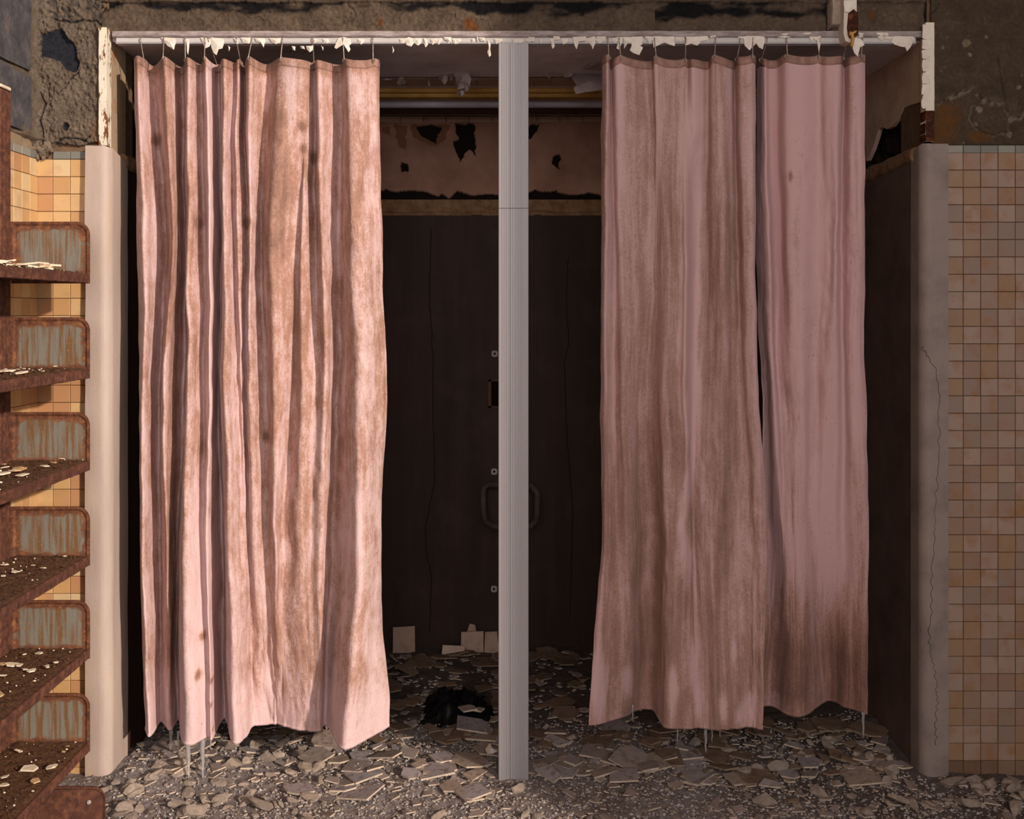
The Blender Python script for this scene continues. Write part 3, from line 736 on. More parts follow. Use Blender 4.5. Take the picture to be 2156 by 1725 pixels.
# ceiling fittings seen over the gap: flat tile row, yellow board, pale tube
xt = -0.62
ft = tile_mesh('ceiling_tile', bw * .9, 0.118, M['tile_stall'])
while xt < XI_R - bw:
    o = link('tile', ft, stall_ceil); o.location = (xt, 0.55, ZS + 0.002); o.rotation_euler = (math.radians(90), 0, 0); xt += bw * .92
m = MB(); m.box((XI_L, 0.488, ZS - 0.004), (XI_R, 0.498, ZS + .01)); m.build('joint_strip', M['wood_brown'], stall_ceil)
board = MB()
zb0, zb1 = P(0, 206, 0.70).z, P(0, 181, 0.66).z
board.box((XI_L, 0.66, zb0 + 0.012), (XI_R, 0.70, ZS), 0, 0.003); board.box((XI_L, 0.685, zb0), (XI_R, 0.74, zb0 + 0.02), 0, 0.003)
tag(board.build('yellow_board', M['yellow_wood']), 'yellow wooden board fixed across the stall ceiling', 'board')
tb = MB(); z_ = P(0, 217, 0.82).z
tb.tube([(XI_L, 0.82, z_), (-0.4, 0.82, z_), (0.2, 0.818, z_), (XI_R, 0.82, z_)], 0.0185, 16)
tag(tb.build('ceiling_tube', M['tube_metal'], None, True), 'pale lavender tube running under the yellow board', 'tube')
m = MB(); m.box((XI_L, 0.86, P(0, 229, .86).z), (XI_R, 0.98, ZS)); m.build('bulkhead', M['wood_brown'], stall_ceil)
# three square fixing plates with a hole, recess box and bent pipe
def fixing(px, py, label):
    m = MB(); c = PB(px, py, YS - 0.003); r = 0.0125; h = 0.005; n = 12
    out = []
    for i in range(n):
        a = 2 * math.pi * i / n; k = 1 / max(abs(math.cos(a)), abs(math.sin(a)))
        out.append((c.x + r * k * math.cos(a), c.z + r * k * math.sin(a)))
    inn = [(c.x + h * math.cos(2 * math.pi * i / n), c.z + h * math.sin(2 * math.pi * i / n)) for i in range(n)]
    y0, y1 = c.y - 0.006, c.y + 0.004
    m.v += [(x, y0, z) for x, z in out] + [(x, y0, z) for x, z in inn] + [(x, y1, z) for x, z in out] + [(x, y1, z) for x, z in inn]
    for i in range(n):
        j = (i + 1) % n
        m.f += [(i, j, n + j, n + i), (i, 2*n + i, 2*n + j, j), (n + i, n + j, 3*n + j, 3*n + i), (2*n+i, 3*n+i, 3*n+j, 2*n+j)]; m.mi += [0] * 4
    tag(m.build('fixing_plate', M['plate_fixing']), label, 'plate', 'square fixing plates on the stall back wall')
    m = MB(); m.tube([(c.x, c.y + .0005, c.z), (c.x, c.y + .0035, c.z)], h, 10); m.build('hole', M['hollow_shade'], stall_back)  # flat black disc painted for the shade inside the plate's opening
fixing(1041.5, 745, 'small square plate with a hole, uppermost of three on the dark stall wall')
fixing(1040.5, 993, 'small square plate with a hole just above the bent pipe')
fixing(1040, 1240, 'small square plate with a hole, lowest of three on the dark stall wall')
m = MB(); q0, q1 = PB(1028, 858), PB(1058, 800)
for (xa, za, xb, zb) in ((q0.x, q0.z, q0.x + .012, q1.z), (q0.x, q0.z, q1.x, q0.z + .006), (q0.x, q1.z - .006, q1.x, q1.z), (q1.x - .012, q0.z, q1.x, q1.z)):
    m.box((xa, YS - 0.008, za), (xb, YS + 0.002, zb))
fr = m.build('recess_frame', M['wood_brown'], None, fix=False); tag(fr, 'broken dark wall recess half hidden by the aluminium post', 'wall recess')
m = MB(); m.box((q0.x + .01, YS - 0.002, q0.z + .004), (q1.x - .01, YS + 0.001, q1.z - .004)); m.build('recess_shade', M['hollow_shade'], fr)  # flat dark sheet painted for the shade in the recess
pp = [(1075, 1022, 1.18), (1050, 1021, 1.15), (1028, 1021, 1.13), (1019, 1028, 1.12), (1017, 1045, 1.11), (1019, 1085, 1.09), (1024, 1100, 1.06), (1038, 1108, 1.02), (1060, 1111, 1.0), (1095, 1111, 1.0), (1115, 1108, 1.02), (1127, 1099, 1.06), (1131, 1080, 1.10), (1132, 1040, 1.12), (1120, 1024, 1.13), (1100, 1022, 1.18)]
m = MB(); m.tube([P(*p) for p in pp], 0.0135, 10); tag(m.build('bent_pipe_rail', M['dark_pipe'], None, True), 'dark bent pipe rail on the stall wall behind the post', 'pipe')
def crackline(path, Y, r, parent, seed):
    rr = random.Random(seed); pts = []
    for i in range(90):
        t = i / 89 * (len(path) - 1); a = int(min(t, len(path) - 2)); f = t - a
        pts.append(P(path[a][0] + (path[a+1][0] - path[a][0]) * f + rr.uniform(-1.2, 1.2), path[a][1] + (path[a+1][1] - path[a][1]) * f, Y))
    m = MB(); m.tube(pts, r, 4); m.build('crack', M['hollow_shade'], parent)
crackline([(908, 480), (904, 620), (912, 760), (912, 880), (915, 1010), (896, 1110), (897, 1160), (908, 1210), (905, 1330)], YS, 0.0018, stall_back, 1)
crackline([(1196, 540), (1192, 640), (1198, 720), (1188, 760), (1192, 900), (1206, 1080), (1200, 1300)], YS, 0.0016, stall_back, 2)
# hanging paint on the stall ceiling
rf = random.Random(21)
def blob_ring(cx_, cy_, rx, ry, n, Y, jag=0.3, yj=0.02):
    pts = []
    for i in range(n):
        a = 2 * math.pi * i / n; k = rf.uniform(1 - jag, 1 + jag * .4)
        pts.append(P(cx_ + rx * math.cos(a) * k, cy_ + ry * math.sin(a) * k, Y + rf.uniform(-yj, yj)))
    return pts
for (a, b, c_, d_, Y) in ((845, 171, 12, 9, .5), (815, 166, 11, 4, .5), (902, 173, 4, 9, .5), (934, 162, 11, 15, .46), (950, 160, 7, 12, .45), (973, 166, 18, 24, .44), (978, 178, 11, 16, .43), (969, 196, 8, 8, .43), (998, 168, 8, 4, .48), (888, 166, 4, 5, .5), (1156, 148, 7, 18, .42), (1150, 130, 10, 9, .35), (1195, 150, 16, 16, .42), (1215, 130, 22, 10, .34), (1180, 118, 20, 8, .26), (1170, 105, 26, 6, .2), (1260, 118, 20, 14, .28)):
    flake('paint_flake', blob_ring(a, b, c_, d_, 9, Y), (0, -0.012, 0.004), M['flake_ceiling'], stall_ceil)
flake('paint_flake', [P(1200, 160, .45), P(1210, 154, .46), P(1240, 152, .47), P(1272, 156, .47), P(1290, 165, .45), P(1285, 186, .40), P(1262, 190, .38), P(1228, 195, .37), P(1212, 198, .36), P(1208, 185, .37), P(1213, 178, .4)], (0, -0.02, 0), M['flake_ceiling'], stall_ceil)
flake('paint_flake', [P(1226, 146, .34), P(1248, 130, .28), P(1268, 114, .22), P(1292, 118, .22), P(1290, 150, .34), P(1250, 148, .36)], (0, -0.015, 0.0), M['flake_ceiling'], stall_ceil)

# ------------------------------------------------------------------ lintel ledge and curtain track with hanging paint flakes
m = MB(); a, b = P(240, 81), P(1944, 68)
n = 220
for i in range(n + 1):
    x = a.x + (b.x - a.x) * i / n; e = 0.0015 * fbm(x * 18, 0, 121, 4); g = 0.0015 * fbm(x * 25, 3, 122, 4)
    m.v += [(x, -0.012 + e, a.z + g), (x, -0.016 + e, a.z + 0.004 + g), (x, -0.014 + e, b.z + e), (x, 0.03, b.z + .004), (x, 0.03, a.z)]
for i in range(n):
    for k in range(5): m.f.append((i*5+k, i*5+(k+1) % 5, (i+1)*5+(k+1) % 5, (i+1)*5+k)); m.mi.append(0)
m.f += [(0, 1, 2, 3, 4), tuple(n * 5 + k for k in range(5))]; m.mi += [0, 0]
n_ = NT('ledge_paint')
c = n_.ramp(n_.noise(22, 8, .7, n_.vec((1, 1, 4))), [(0.3, lin(112, 94, 86)), (0.5, lin(150, 134, 130)), (0.7, lin(182, 168, 166))])
M['ledge_paint'] = n_.out(c, .7, n_.bump(n_.noise(80, 8, .7), .5, .004))
struct(m.build('trim_5', M['ledge_paint'], None, False), 'scuffed painted ledge along the underside of the lintel')
track = empty('curtain_track', P(1085, 88)); tag(track, 'long white painted curtain track hung with peeling paint flakes', 'curtain track')
def part(mb, name, mats, thing, smooth=False):
    o = mb.build(name, mats, None, smooth); o.parent = thing; o.matrix_parent_inverse = Matrix.Translation(-thing.location); return o
m = MB(); a, b = P(246, 94.5), P(1926, 80.5)
m.box((a.x, -0.010, a.z + .004), (b.x, 0.014, b.z), 0, 0.002); part(m, 'rail', M['track_paint'], track)
m = MB(); m.box((a.x, -0.012, a.z), (b.x, -0.004, a.z + .0055), 0, 0.0015); m.box((a.x, 0.006, a.z), (b.x, 0.014, a.z + .0055), 0, 0.0015); part(m, 'rail_lip', M['aluminium'], track)
def tflake(pts, Y=-0.0135, curl=-0.005):
    q = [P(x, y, Y - 0.010 * sstep(92, 125, y) * rf.uniform(.2, 1)) for x, y in pts]
    o = flake('paint_flake', q, (0, curl, 0), M['flake'], None, 0.0011)
    o.parent = track; o.matrix_parent_inverse = Matrix.Translation(-track.location)
FL = [[(338,79),(352,79),(368,80),(371,88),(368,96),(366,105),(359,100),(352,96),(348,90)], [(390,83),(394,80),(399,84),(398,100),(396,115),(394,110),(392,96)],
      [(422,79),(432,80),(443,82),(444,92),(441,98),(432,102),(428,94)], [(443,79),(460,80),(471,82),(472,90),(468,102),(460,104),(456,116),(450,112),(445,100)],
      [(492,80),(500,82),(502,92),(498,93),(494,88)], [(506,79),(528,79),(530,88),(524,92),(512,90)], [(536,80),(556,80),(558,88),(555,100),(550,92),(540,88)],
      [(566,80),(592,80),(590,90),(580,93),(572,88)], [(614,97),(622,98),(621,107),(616,104)], [(632,97),(640,97),(642,104),(634,102)], [(644,97),(660,96),(658,106),(652,110),(646,104)],
      [(712,80),(724,78),(738,82),(740,92),(735,96),(738,104),(734,110),(730,100),(722,94),(714,94),(708,103),(704,100),(708,90)], [(851,82),(860,78),(868,80),(872,90),(866,98),(856,95)],
      [(872,80),(888,80),(886,92),(880,96),(874,92)], [(892,80),(899,82),(901,94),(896,100),(892,92)], [(934,78),(950,78),(951,90),(944,87),(936,84)], [(1004,75),(1007,80),(1006,88),(1002,84)],
      [(1008,79),(1020,79),(1021,86),(1012,87)], [(1027,84),(1033,92),(1032,104),(1034,116),(1030,120),(1026,110),(1029,98)], [(1112,78),(1126,78),(1124,88),(1114,86)],
      [(1158,82),(1166,83),(1168,98),(1163,103),(1160,92)], [(1164,75),(1180,74),(1178,84),(1166,84)], [(1206,78),(1235,76),(1232,86),(1218,88),(1214,104),(1210,96)], [(1236,80),(1254,76),(1253,92),(1248,104),(1245,96),(1236,86)],
      [(1256,76),(1276,76),(1272,86),(1262,92),(1256,86)], [(1298,78),(1312,78),(1310,88),(1304,105),(1298,102),(1301,88)], [(1312,78),(1330,78),(1322,90),(1314,103),(1314,90)],
      [(1330,76),(1354,76),(1352,94),(1348,96),(1354,100),(1346,116),(1334,112),(1326,106),(1330,96),(1328,84)], [(1356,76),(1374,76),(1368,94),(1362,84)], [(1374,76),(1420,74),(1421,97),(1408,94),(1400,90),(1386,96),(1376,100)],
      [(1444,76),(1492,73),(1490,84),(1476,88),(1468,96),(1456,92),(1443,96)], [(1494,74),(1510,72),(1508,78),(1496,80)], [(1564,70),(1610,68),(1609,90),(1606,104),(1598,100),(1592,92),(1578,106),(1568,96)],
      [(1632,70),(1660,66),(1674,68),(1668,78),(1650,80),(1638,78)], [(1676,70),(1700,66),(1720,66),(1716,76),(1690,78)], [(1722,66),(1730,68),(1728,92),(1724,110),(1720,84)],
      [(1806,68),(1822,68),(1818,78),(1808,80)], [(1836,68),(1870,67),(1880,72),(1872,80),(1862,76),(1850,80)], [(1876,68),(1926,68),(1924,84),(1918,98),(1910,108),(1908,100),(1896,98),(1884,94),(1876,88),(1880,80)],
      [(676,96),(681,100),(680,107)], [(826,96),(830,106),(827,112)], [(480,96),(485,100),(482,108)]]
for q in FL: tflake(q, -0.0135, -0.004)
for i in range(60):                                            # smaller scales still clinging along the rail
    px = rf.uniform(480, 1900); w_ = rf.uniform(3, 9)
    if 780 < px < 840: continue
    y_ = 80 - 8 * sstep(1100, 1700, px) * 0.9
    tflake([(px - w_, y_ + 2), (px + w_ * rf.uniform(.3, 1), y_ + 1), (px + w_, y_ + rf.uniform(5, 9)), (px + rf.uniform(-2, 2), y_ + rf.uniform(8, 15)), (px - w_ * .7, y_ + rf.uniform(6, 10))], -0.0125, -0.003)

# ------------------------------------------------------------------ hanging conduit stub with rusted slot (top right)
con = empty('hanging_conduit', P(1788, 60)); tag(con, 'broken white painted conduit with a rusted slot hanging over the lintel', 'conduit')
m = MB(); yb = -0.055
ring = [P(1778, -70, yb), P(1803, -70, yb), P(1804, 20, yb), P(1807, 60, yb), P(1806, 78, yb), P(1800, 85, yb), P(1790, 90, yb), P(1780, 86, yb), P(1776, 70, yb), P(1777, 20, yb)]
m.prism(ring, (0, 0.05, 0)); part(m, 'conduit_body', M['conduit_paint'], con)
m = MB(); ring = [P(1786, 28, yb), P(1796, 20, yb), P(1806, 27, yb), P(1807, 50, yb), P(1806, 76, yb), P(1798, 80, yb), P(1786, 78, yb), P(1783, 60, yb)]
m.prism([r + Vector((0, -0.0025, 0)) for r in ring], (0, 0.006, 0)); part(m, 'rusted_slot', M['rust_dark'], con)
m = MB(); m.tube([P(1789, 68, yb - .008), P(1794, 72, yb - .01), P(1796, 82, yb - .01), P(1793, 98, yb - .008)], 0.0045, 6); m.tube([P(1788, 74, yb - .006), P(1796, 70, yb - .012), P(1802, 66, yb - .006)], 0.004, 6); part(m, 'frayed_wire', M['yellow_wood'], con, True)
def cflake(pts):
    o = flake('paint_flake', [P(x, y, yb - .004) for x, y in pts], (0, -0.004, 0), M['flake'], None); o.parent = con; o.matrix_parent_inverse = Matrix.Translation(-con.location)
cflake([(1798, 82), (1808, 80), (1817, 86), (1820, 95), (1811, 100), (1806, 119), (1799, 112), (1795, 101)])
cflake([(1776, 2), (1803, 0), (1802, 18), (1796, 20), (1788, 26), (1778, 24)])
# lump of plaster left of the conduit
def f_lump(u, v):
    px = 1744 + 34 * u; py = 62 - 130 * v
    e = sstep(0, .12, u) * sstep(1.0, .9, u) * sstep(0, .06, v)
    return -0.02 + e * (0.040 + 0.006 * fbm(px * .06, py * .06, 131, 4)), 0.0, 0.0
a = P(1744, 62); b = P(1778, -68)
hfield('plaster_lump', (a.x, -0.004, a.z), (b.x - a.x, 0, 0), (0, 0, b.z - a.z), 30, 90, f_lump, M['pale_plaster'], wall_top)

# ------------------------------------------------------------------ aluminium post
post = empty('support_post', (P(1081, 0).x, 0.02, 0.0)); tag(post, 'grey fluted aluminium post standing between the curtains', 'post')
prof = []; xa, xb = P(1049.5, 0).x, P(1112.5, 0).x; W = xb - xa; y0 = -0.012
prof.append((xa + .002, y0 + .045)); prof.append((xa, y0 + .043)); prof.append((xa, y0 + .002)); prof.append((xa + .002, y0))
g = [0.09, 0.14, 0.2, 0.26, 0.33, 0.385, 0.46, 0.54, 0.6, 0.66, 0.72, 0.78, 0.85, 0.92]
for t in g:
    d_ = 0.0009 if t != 0.385 else 0.002
    prof += [(xa + W * t - .0016, y0), (xa + W * t - .0004, y0 + d_), (xa + W * t + .0004, y0 + d_), (xa + W * t + .0016, y0)]
prof += [(xb - .002, y0), (xb, y0 + .002), (xb, y0 + .043), (xb - .002, y0 + .045)]
m = MB(); zt = P(0, 94).z
m.prism([(x, y, zt) for x, y in prof], (0, 0, -zt - 0.04)); part(m, 'shaft', M['aluminium'], post)
m = MB(); zj = P(0, 440).z; m.box((xa - .0004, y0 - .0006, zj), (xb + .0004, y0 + .02, zj + .0014)); part(m, 'joint', M['dark_pipe'], post)

# ------------------------------------------------------------------ curtains
def cr(p0, p1, p2, p3, t):
    return 0.5 * ((2 * p1) + (p2 - p0) * t + (2 * p0 - 5 * p1 + 4 * p2 - p3) * t * t + (3 * p1 - p0 - 3 * p2 + p3) * t ** 3)
def lerp_levels(vals, lev, y):
    n = len(lev)
    if y <= lev[0]: return vals[0]
    for i in range(n - 1):
        if y <= lev[i + 1]:
            t = (y - lev[i]) / (lev[i + 1] - lev[i])
            return cr(vals[max(i - 1, 0)], vals[i], vals[i + 1], vals[min(i + 2, n - 1)], t)
    return vals[-1]
def build_curtain(name, cols, lev, yc, top_py, zhem, mat, label, seed, hooks, wr=1.0, sub=10, rows=230, dirtfn=None, hemfn=None, deep=1.6, hem=None):
    """cols: [(px at each level], [depth in mm at each level])"""
    root = empty(name, (P(sum(c[0][0] for c in cols) / len(cols), 0).x, yc, zhem)); tag(root, label, 'curtain', 'pink shower curtains')
    nc = len(cols); V = []; UV = []; M1 = []
    ztop = P(0, top_py).z
    nu = (nc - 1) * sub
    hook_u = []
    grid = []
    for r in range(rows + 1):
        f = r / rows; row = []
        py = top_py + (PY(zhem) - top_py) * f
        cx_ = [lerp_levels(c[0], lev, py) for c in cols]; cy_ = [lerp_levels(c[1], lev, py) * 0.001 * deep for c in cols]
        for i in range(nu + 1):
            a = min(i // sub, nc - 2); t = (i - a * sub) / sub
            g4 = [max(a - 1, 0), a, a + 1, min(a + 2, nc - 1)]
            px = cr(*[cx_[k] for k in g4], t); Y = cr(*[cy_[k] for k in g4], t)
            row.append((px, Y))
        grid.append(row)
    # cloth coordinate along the width
    s_acc = [0.0]
    mid = grid[rows // 2]
    for i in range(nu): s_acc.append(s_acc[-1] + math.hypot((mid[i + 1][0] - mid[i][0]) * S, mid[i + 1][1] - mid[i][1]))
    uh = []
    for hpx in hooks:
        uh.append(min(range(nu + 1), key=lambda i: abs(grid[0][i][0] - hpx)))
    for r in range(rows + 1):
        f = r / rows
        for i in range(nu + 1):
            px, Y = grid[r][i]; sx = s_acc[i]
            sag = 0.0
            if uh:
                lo = [u for u in uh if u <= i]; hi = [u for u in uh if u >= i]
                if lo and hi and lo[-1] != hi[0]:
                    tt = (i - lo[-1]) / (hi[0] - lo[-1]); sag = 4 * tt * (1 - tt) * min(0.011, 0.15 * (s_acc[hi[0]] - s_acc[lo[-1]]))
            zt = ztop - sag
            hz = zhem + (hemfn(px) if hemfn else 0.0)
            z = zt + (hz - zt) * f
            amp = sstep(0.0, 0.12, f)
            Y += wr * amp * (0.0052 * fbm(sx * 14, z * 2.4, seed, 3) + 0.0026 * fbm(sx * 42, z * 2.2, seed + 4, 3)
                 + 0.0085 * sstep(-0.1, .5, fbm(sx * 4, z * 2.2, seed + 9, 2)) * fbm(sx * 22, z * 14, seed + 6, 3))
            px += wr * amp * 4.5 * fbm(sx * 7, z * 4.5, seed + 13, 3)
            k = S * (1 + (yc + Y) / D)
            V.append(((px - CX) * k, yc + Y, z)); UV.append((sx, z)); M1.append(dirtfn(px, PY(z), f) if dirtfn else 0.0)
    w = nu + 1
    F = [(r*w+i, (r+1)*w+i, (r+1)*w+i+1, r*w+i+1) for r in range(rows) for i in range(nu)]
    def cloth(nm, rows_used, mat_, offy, thick):
        r0, r1 = rows_used
        vv = [(x, y + offy, z) for x, y, z in V[r0*w:(r1+1)*w]]
        ff = [tuple(q - r0*w for q in fc) for fc in F[r0*nu:r1*nu]]
        me = bpy.data.meshes.new(nm); me.from_pydata(vv, [], ff); me.materials.append(mat_)
        uvl = me.uv_layers.new(name='UVMap')
        uv = [c_ for fc in ff for q in fc for c_ in UV[q + r0*w]]
        uvl.data.foreach_set('uv', uv)
        at = me.attributes.new('m1', 'FLOAT', 'POINT'); at.data.foreach_set('value', M1[r0*w:(r1+1)*w])
        me.polygons.foreach_set('use_smooth', [True] * len(me.polygons)); me.update()
        o = link(nm, me, root); o.matrix_parent_inverse = Matrix.Translation(-root.location)
        md = o.modifiers.new('thickness', 'SOLIDIFY'); md.thickness = thick; md.offset = 0.0
        return o
    body = cloth('cloth', (0, rows), mat, 0, 0.0016)
    hr = max(2, int(rows * 0.030 / (ztop - zhem)))
    th = cloth('top_hem', (0, hr), hem or mat, 0, 0.0034)
    bh = cloth('bottom_hem', (rows - max(1, int(rows * 0.007 / (ztop - zhem))), rows), mat, 0, 0.0038); bh.parent = body; bh.matrix_parent_inverse = Matrix()
    # eyelets; return hook points
    res = []
    for u in uh:
        r = max(1, int(rows * 0.011 / (ztop - zhem)))
        p = Vector(V[r * w + u])
        m = MB(); R = 0.0052
        m.tube([p + Vector((R * math.cos(a), -0.003, R * math.sin(a))) for a in [2 * math.pi * q / 12 for q in range(13)]], 0.0014, 6, 0, False)
        o = m.build('eyelet', M['wire'], th, True)
        res.append(p)
    return root, res, V, w

LV = [130, 486, 839, 1196, 1530]
left_cols = [
 ([283,290,294,296,307], [10,12,10,5,5]),
 ([291,306,301,302,314], [-22,-30,-38,-38,-30]),
 ([322,345,338,336,340], [30,36,34,36,40]),
 ([348,364,346,351,358], [-22,-30,-34,-22,0]),
 ([383,391,388,372,376], [38,46,50,50,46]),
 ([396,395,395,384,389], [-24,-32,-36,-50,-62]),
 ([423,431,427,428,440], [16,12,10,-14,-34]),
 ([435,442,441,438,449], [-22,-30,-26,-30,-40]),
 ([461,466,461,467,471], [42,50,54,60,56]),
 ([470,470,473,481,489], [-24,-36,-40,-46,-56]),
 ([494,493,502,508,518], [4,4,-4,-16,-34]),
 ([502,500,510,518,528], [-10,-18,-12,0,10]),
 ([514,522,520,526,536], [40,14,6,10,20]),
 ([524,528,527,536,552], [-22,-26,-22,-8,24]),
 ([560,551,561,562,572], [14,20,14,4,28]),
 ([592,571,580,578,590], [-14,-34,-34,-20,26]),
 ([640,626,616,594,612], [-16,-4,6,4,10]),
 ([656,636,634,630,640], [8,-18,-24,-14,-2]),
 ([664,664,664,655,664], [14,18,-8,-10,-6]),
 ([671,678,684,676,676], [-18,-28,-24,-16,-2]),
 ([716,714,711,702,690], [26,32,36,22,22]),
 ([732,741,752,752,722], [-18,-34,-40,-68,-84]),
 ([786,790,800,796,786], [-4,4,4,-6,-24]),
 ([799,803,814,803,818], [14,20,26,30,16])]
hooks_l = [304, 346, 392, 432, 459, 508, 525, 594, 662, 726, 786]
def dirt_l(px, py, f):
    d = 0.0
    d += 0.10 * math.exp(-((px - 365) / 14) ** 2) * sstep(300, 600, py) + 0.07 * math.exp(-((px - 600) / 34) ** 2) * sstep(150, 350, py) * sstep(1000, 700, py)
    d += 0.05 * math.exp(-((px - 640) / 60) ** 2) * sstep(900, 1150, py)
    d += 0.02 * math.exp(-((px - 755) / 22) ** 2) * sstep(200, 400, py)
    d -= 0.11 * sstep(1380, 1520, py) + 0.14 * math.exp(-((px - 425) / 40) ** 2) * sstep(950, 1150, py) + 0.16 * math.exp(-((px - 448) / 12) ** 2) * sstep(1000, 900, py)
    d += 0.13 * sstep(175, 130, py)
    for a, b, r_ in ((425, 1330, 7), (417, 1405, 9), (330, 290, 9), (418, 470, 8), (520, 470, 9), (635, 268, 8), (640, 315, 6), (660, 330, 8), (560, 920, 7), (443, 1470, 5), (446, 1420, 5), (448, 1520, 5)):
        d += 0.34 * math.exp(-((px - a) / r_) ** 2 - ((py - b) / (r_ * 1.3)) ** 2)
    return d
mid_cols = [
 ([1268,1267,1266,1265,1241], [6,4,0,-14,-34]),
 ([1279,1276,1276,1275,1258], [-20,-18,-18,-26,-30]),
 ([1286,1292,1294,1300,1290], [12,8,4,-10,-6]),
 ([1296,1304,1310,1322,1322], [-16,-10,-14,-18,22]),
 ([1315,1325,1326,1338,1336], [-14,-4,-10,-2,40]),
 ([1345,1352,1342,1350,1352], [2,6,12,34,52]),
 ([1372,1376,1362,1378,1376], [10,10,26,38,50]),
 ([1379,1384,1378,1392,1388], [-12,14,18,-6,4]),
 ([1402,1402,1395,1402,1398], [-8,-8,-18,-36,-44]),
 ([1434,1434,1432,1436,1424], [4,-20,-24,-34,-52]),
 ([1447,1445,1446,1450,1450], [10,-24,-34,-20,-54]),
 ([1460,1462,1458,1458,1474], [-10,22,6,0,-48]),
 ([1490,1484,1476,1472,1490], [14,20,10,-10,-54]),
 ([1500,1500,1496,1494,1506], [-16,-6,-10,-20,-58]),
 ([1520,1522,1522,1520,1528], [-20,-22,-24,-26,-60]),
 ([1541,1538,1544,1548,1552], [6,2,-8,-18,-56]),
 ([1548,1552,1562,1574,1572], [16,20,2,-16,-44]),
 ([1557,1564,1578,1590,1588], [-18,-18,-20,-24,-50]),
 ([1580,1584,1592,1602,1600], [-22,-22,-26,-30,-58]),
 ([1590,1590,1600,1613,1607], [-4,-4,-16,-24,-56])]
LM = [129, 526, 840, 1152, 1505]
hooks_m = [1281, 1306, 1380, 1442, 1504, 1551, 1583]
def dirt_m(px, py, f):
    d = 0.05 * math.exp(-((px - 1345) / 26) ** 2) + 0.06 * math.exp(-((px - 1420) / 18) ** 2) * sstep(250, 450, py) + 0.05 * math.exp(-((px - 1520) / 24) ** 2) * sstep(300, 600, py)
    d -= 0.14 * math.exp(-((px - 1452) / 16) ** 2) * sstep(1000, 800, py) + 0.10 * math.exp(-((px - 1470) / 18) ** 2) * sstep(700, 300, py)
    d -= 0.12 * math.exp(-((px - 1300) / 14) ** 2) * sstep(700, 300, py)
    d += 0.05 * sstep(700, 1000, py)
    zz = poly_y([(560, 1450), (640, 1454), (720, 1442), (790, 1464), (850, 1454), (960, 1460), (1060, 1442), (1100, 1434), (1200, 1448)], py)
    d -= 0.22 * sstep(500, 600, py) * sstep(1300, 1120, py) * math.exp(-((px - zz) / (7 + 6 * math.sin(py * .02) ** 2)) ** 2)
    for a, b, rx, ry in ((1418, 1435, 10, 45), (1461, 1395, 7, 48), (1470, 1465, 8, 36), (1522, 1475, 8, 30), (1585, 1480, 12, 40), (1560, 1490, 8, 22), (1260, 1440, 16, 60), (1322, 1440, 10, 40), (1545, 1360, 5, 20)):
        d -= 0.26 * math.exp(-((px - a) / rx) ** 2 - ((py - b) / ry) ** 2)
    return d
right_cols = [
 ([1594,1592,1604,1606,1590], [44,40,30,30,30]),
 ([1600,1600,1614,1622,1606], [26,20,20,30,46]),
 ([1606,1612,1624,1636,1618], [10,-4,-4,10,52]),
 ([1612,1622,1632,1646,1634], [4,-10,-6,-6,40]),
 ([1620,1630,1640,1654,1650], [14,24,12,-14,14]),
 ([1636,1646,1658,1668,1668], [18,20,0,-18,-2]),
 ([1656,1660,1672,1680,1686], [-10,-8,-10,-22,-4]),
 ([1690,1690,1690,1696,1706], [-14,-14,-12,-16,12]),
 ([1722,1720,1708,1708,1726], [-2,2,6,0,50]),
 ([1742,1746,1738,1736,1744], [-14,-6,-10,4,78]),
 ([1768,1760,1760,1758,1764], [-16,-16,-8,2,68]),
 ([1776,1770,1776,1774,1780], [14,14,6,8,44]),
 ([1790,1790,1792,1796,1800], [-14,-10,-8,-4,30]),
 ([1810,1808,1812,1816,1816], [-12,-12,-12,-8,14]),
 ([1821,1819,1823,1828,1828], [-2,-2,-4,-2,6])]
hooks_r = [1602, 1656, 1722, 1774, 1812]
def dirt_r(px, py, f):
    d = -0.10 + 0.26 * sstep(1150, 1420, py) - 0.10 * sstep(1465, 1490, py) * math.exp(-((px - 1660) / 40) ** 2)
    d += 0.07 * math.exp(-((px - 1662) / 16) ** 2) * sstep(350, 700, py) + 0.05 * sstep(1770, 1810, px) * sstep(300, 600, py)
    d += 0.25 * math.exp(-((px - 1664) / 6) ** 2 - ((py - 372) / 14) ** 2)
    return d
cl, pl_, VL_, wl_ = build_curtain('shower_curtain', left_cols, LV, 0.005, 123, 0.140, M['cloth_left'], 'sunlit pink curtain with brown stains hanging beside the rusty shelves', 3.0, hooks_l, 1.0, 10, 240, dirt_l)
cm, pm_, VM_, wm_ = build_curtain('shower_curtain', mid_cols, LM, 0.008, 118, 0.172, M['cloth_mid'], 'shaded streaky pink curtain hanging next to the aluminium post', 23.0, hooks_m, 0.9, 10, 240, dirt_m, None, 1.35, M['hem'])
crt, pr_, VR_, wr_ = build_curtain('shower_curtain', right_cols, LM, 0.012, 114, 0.180, M['cloth_right'], 'shaded dusky pink curtain with a brown dirty hem beside the grey stone jamb', 43.0, hooks_r, 0.9, 10, 240, dirt_r, None, 1.5, M['hem'])

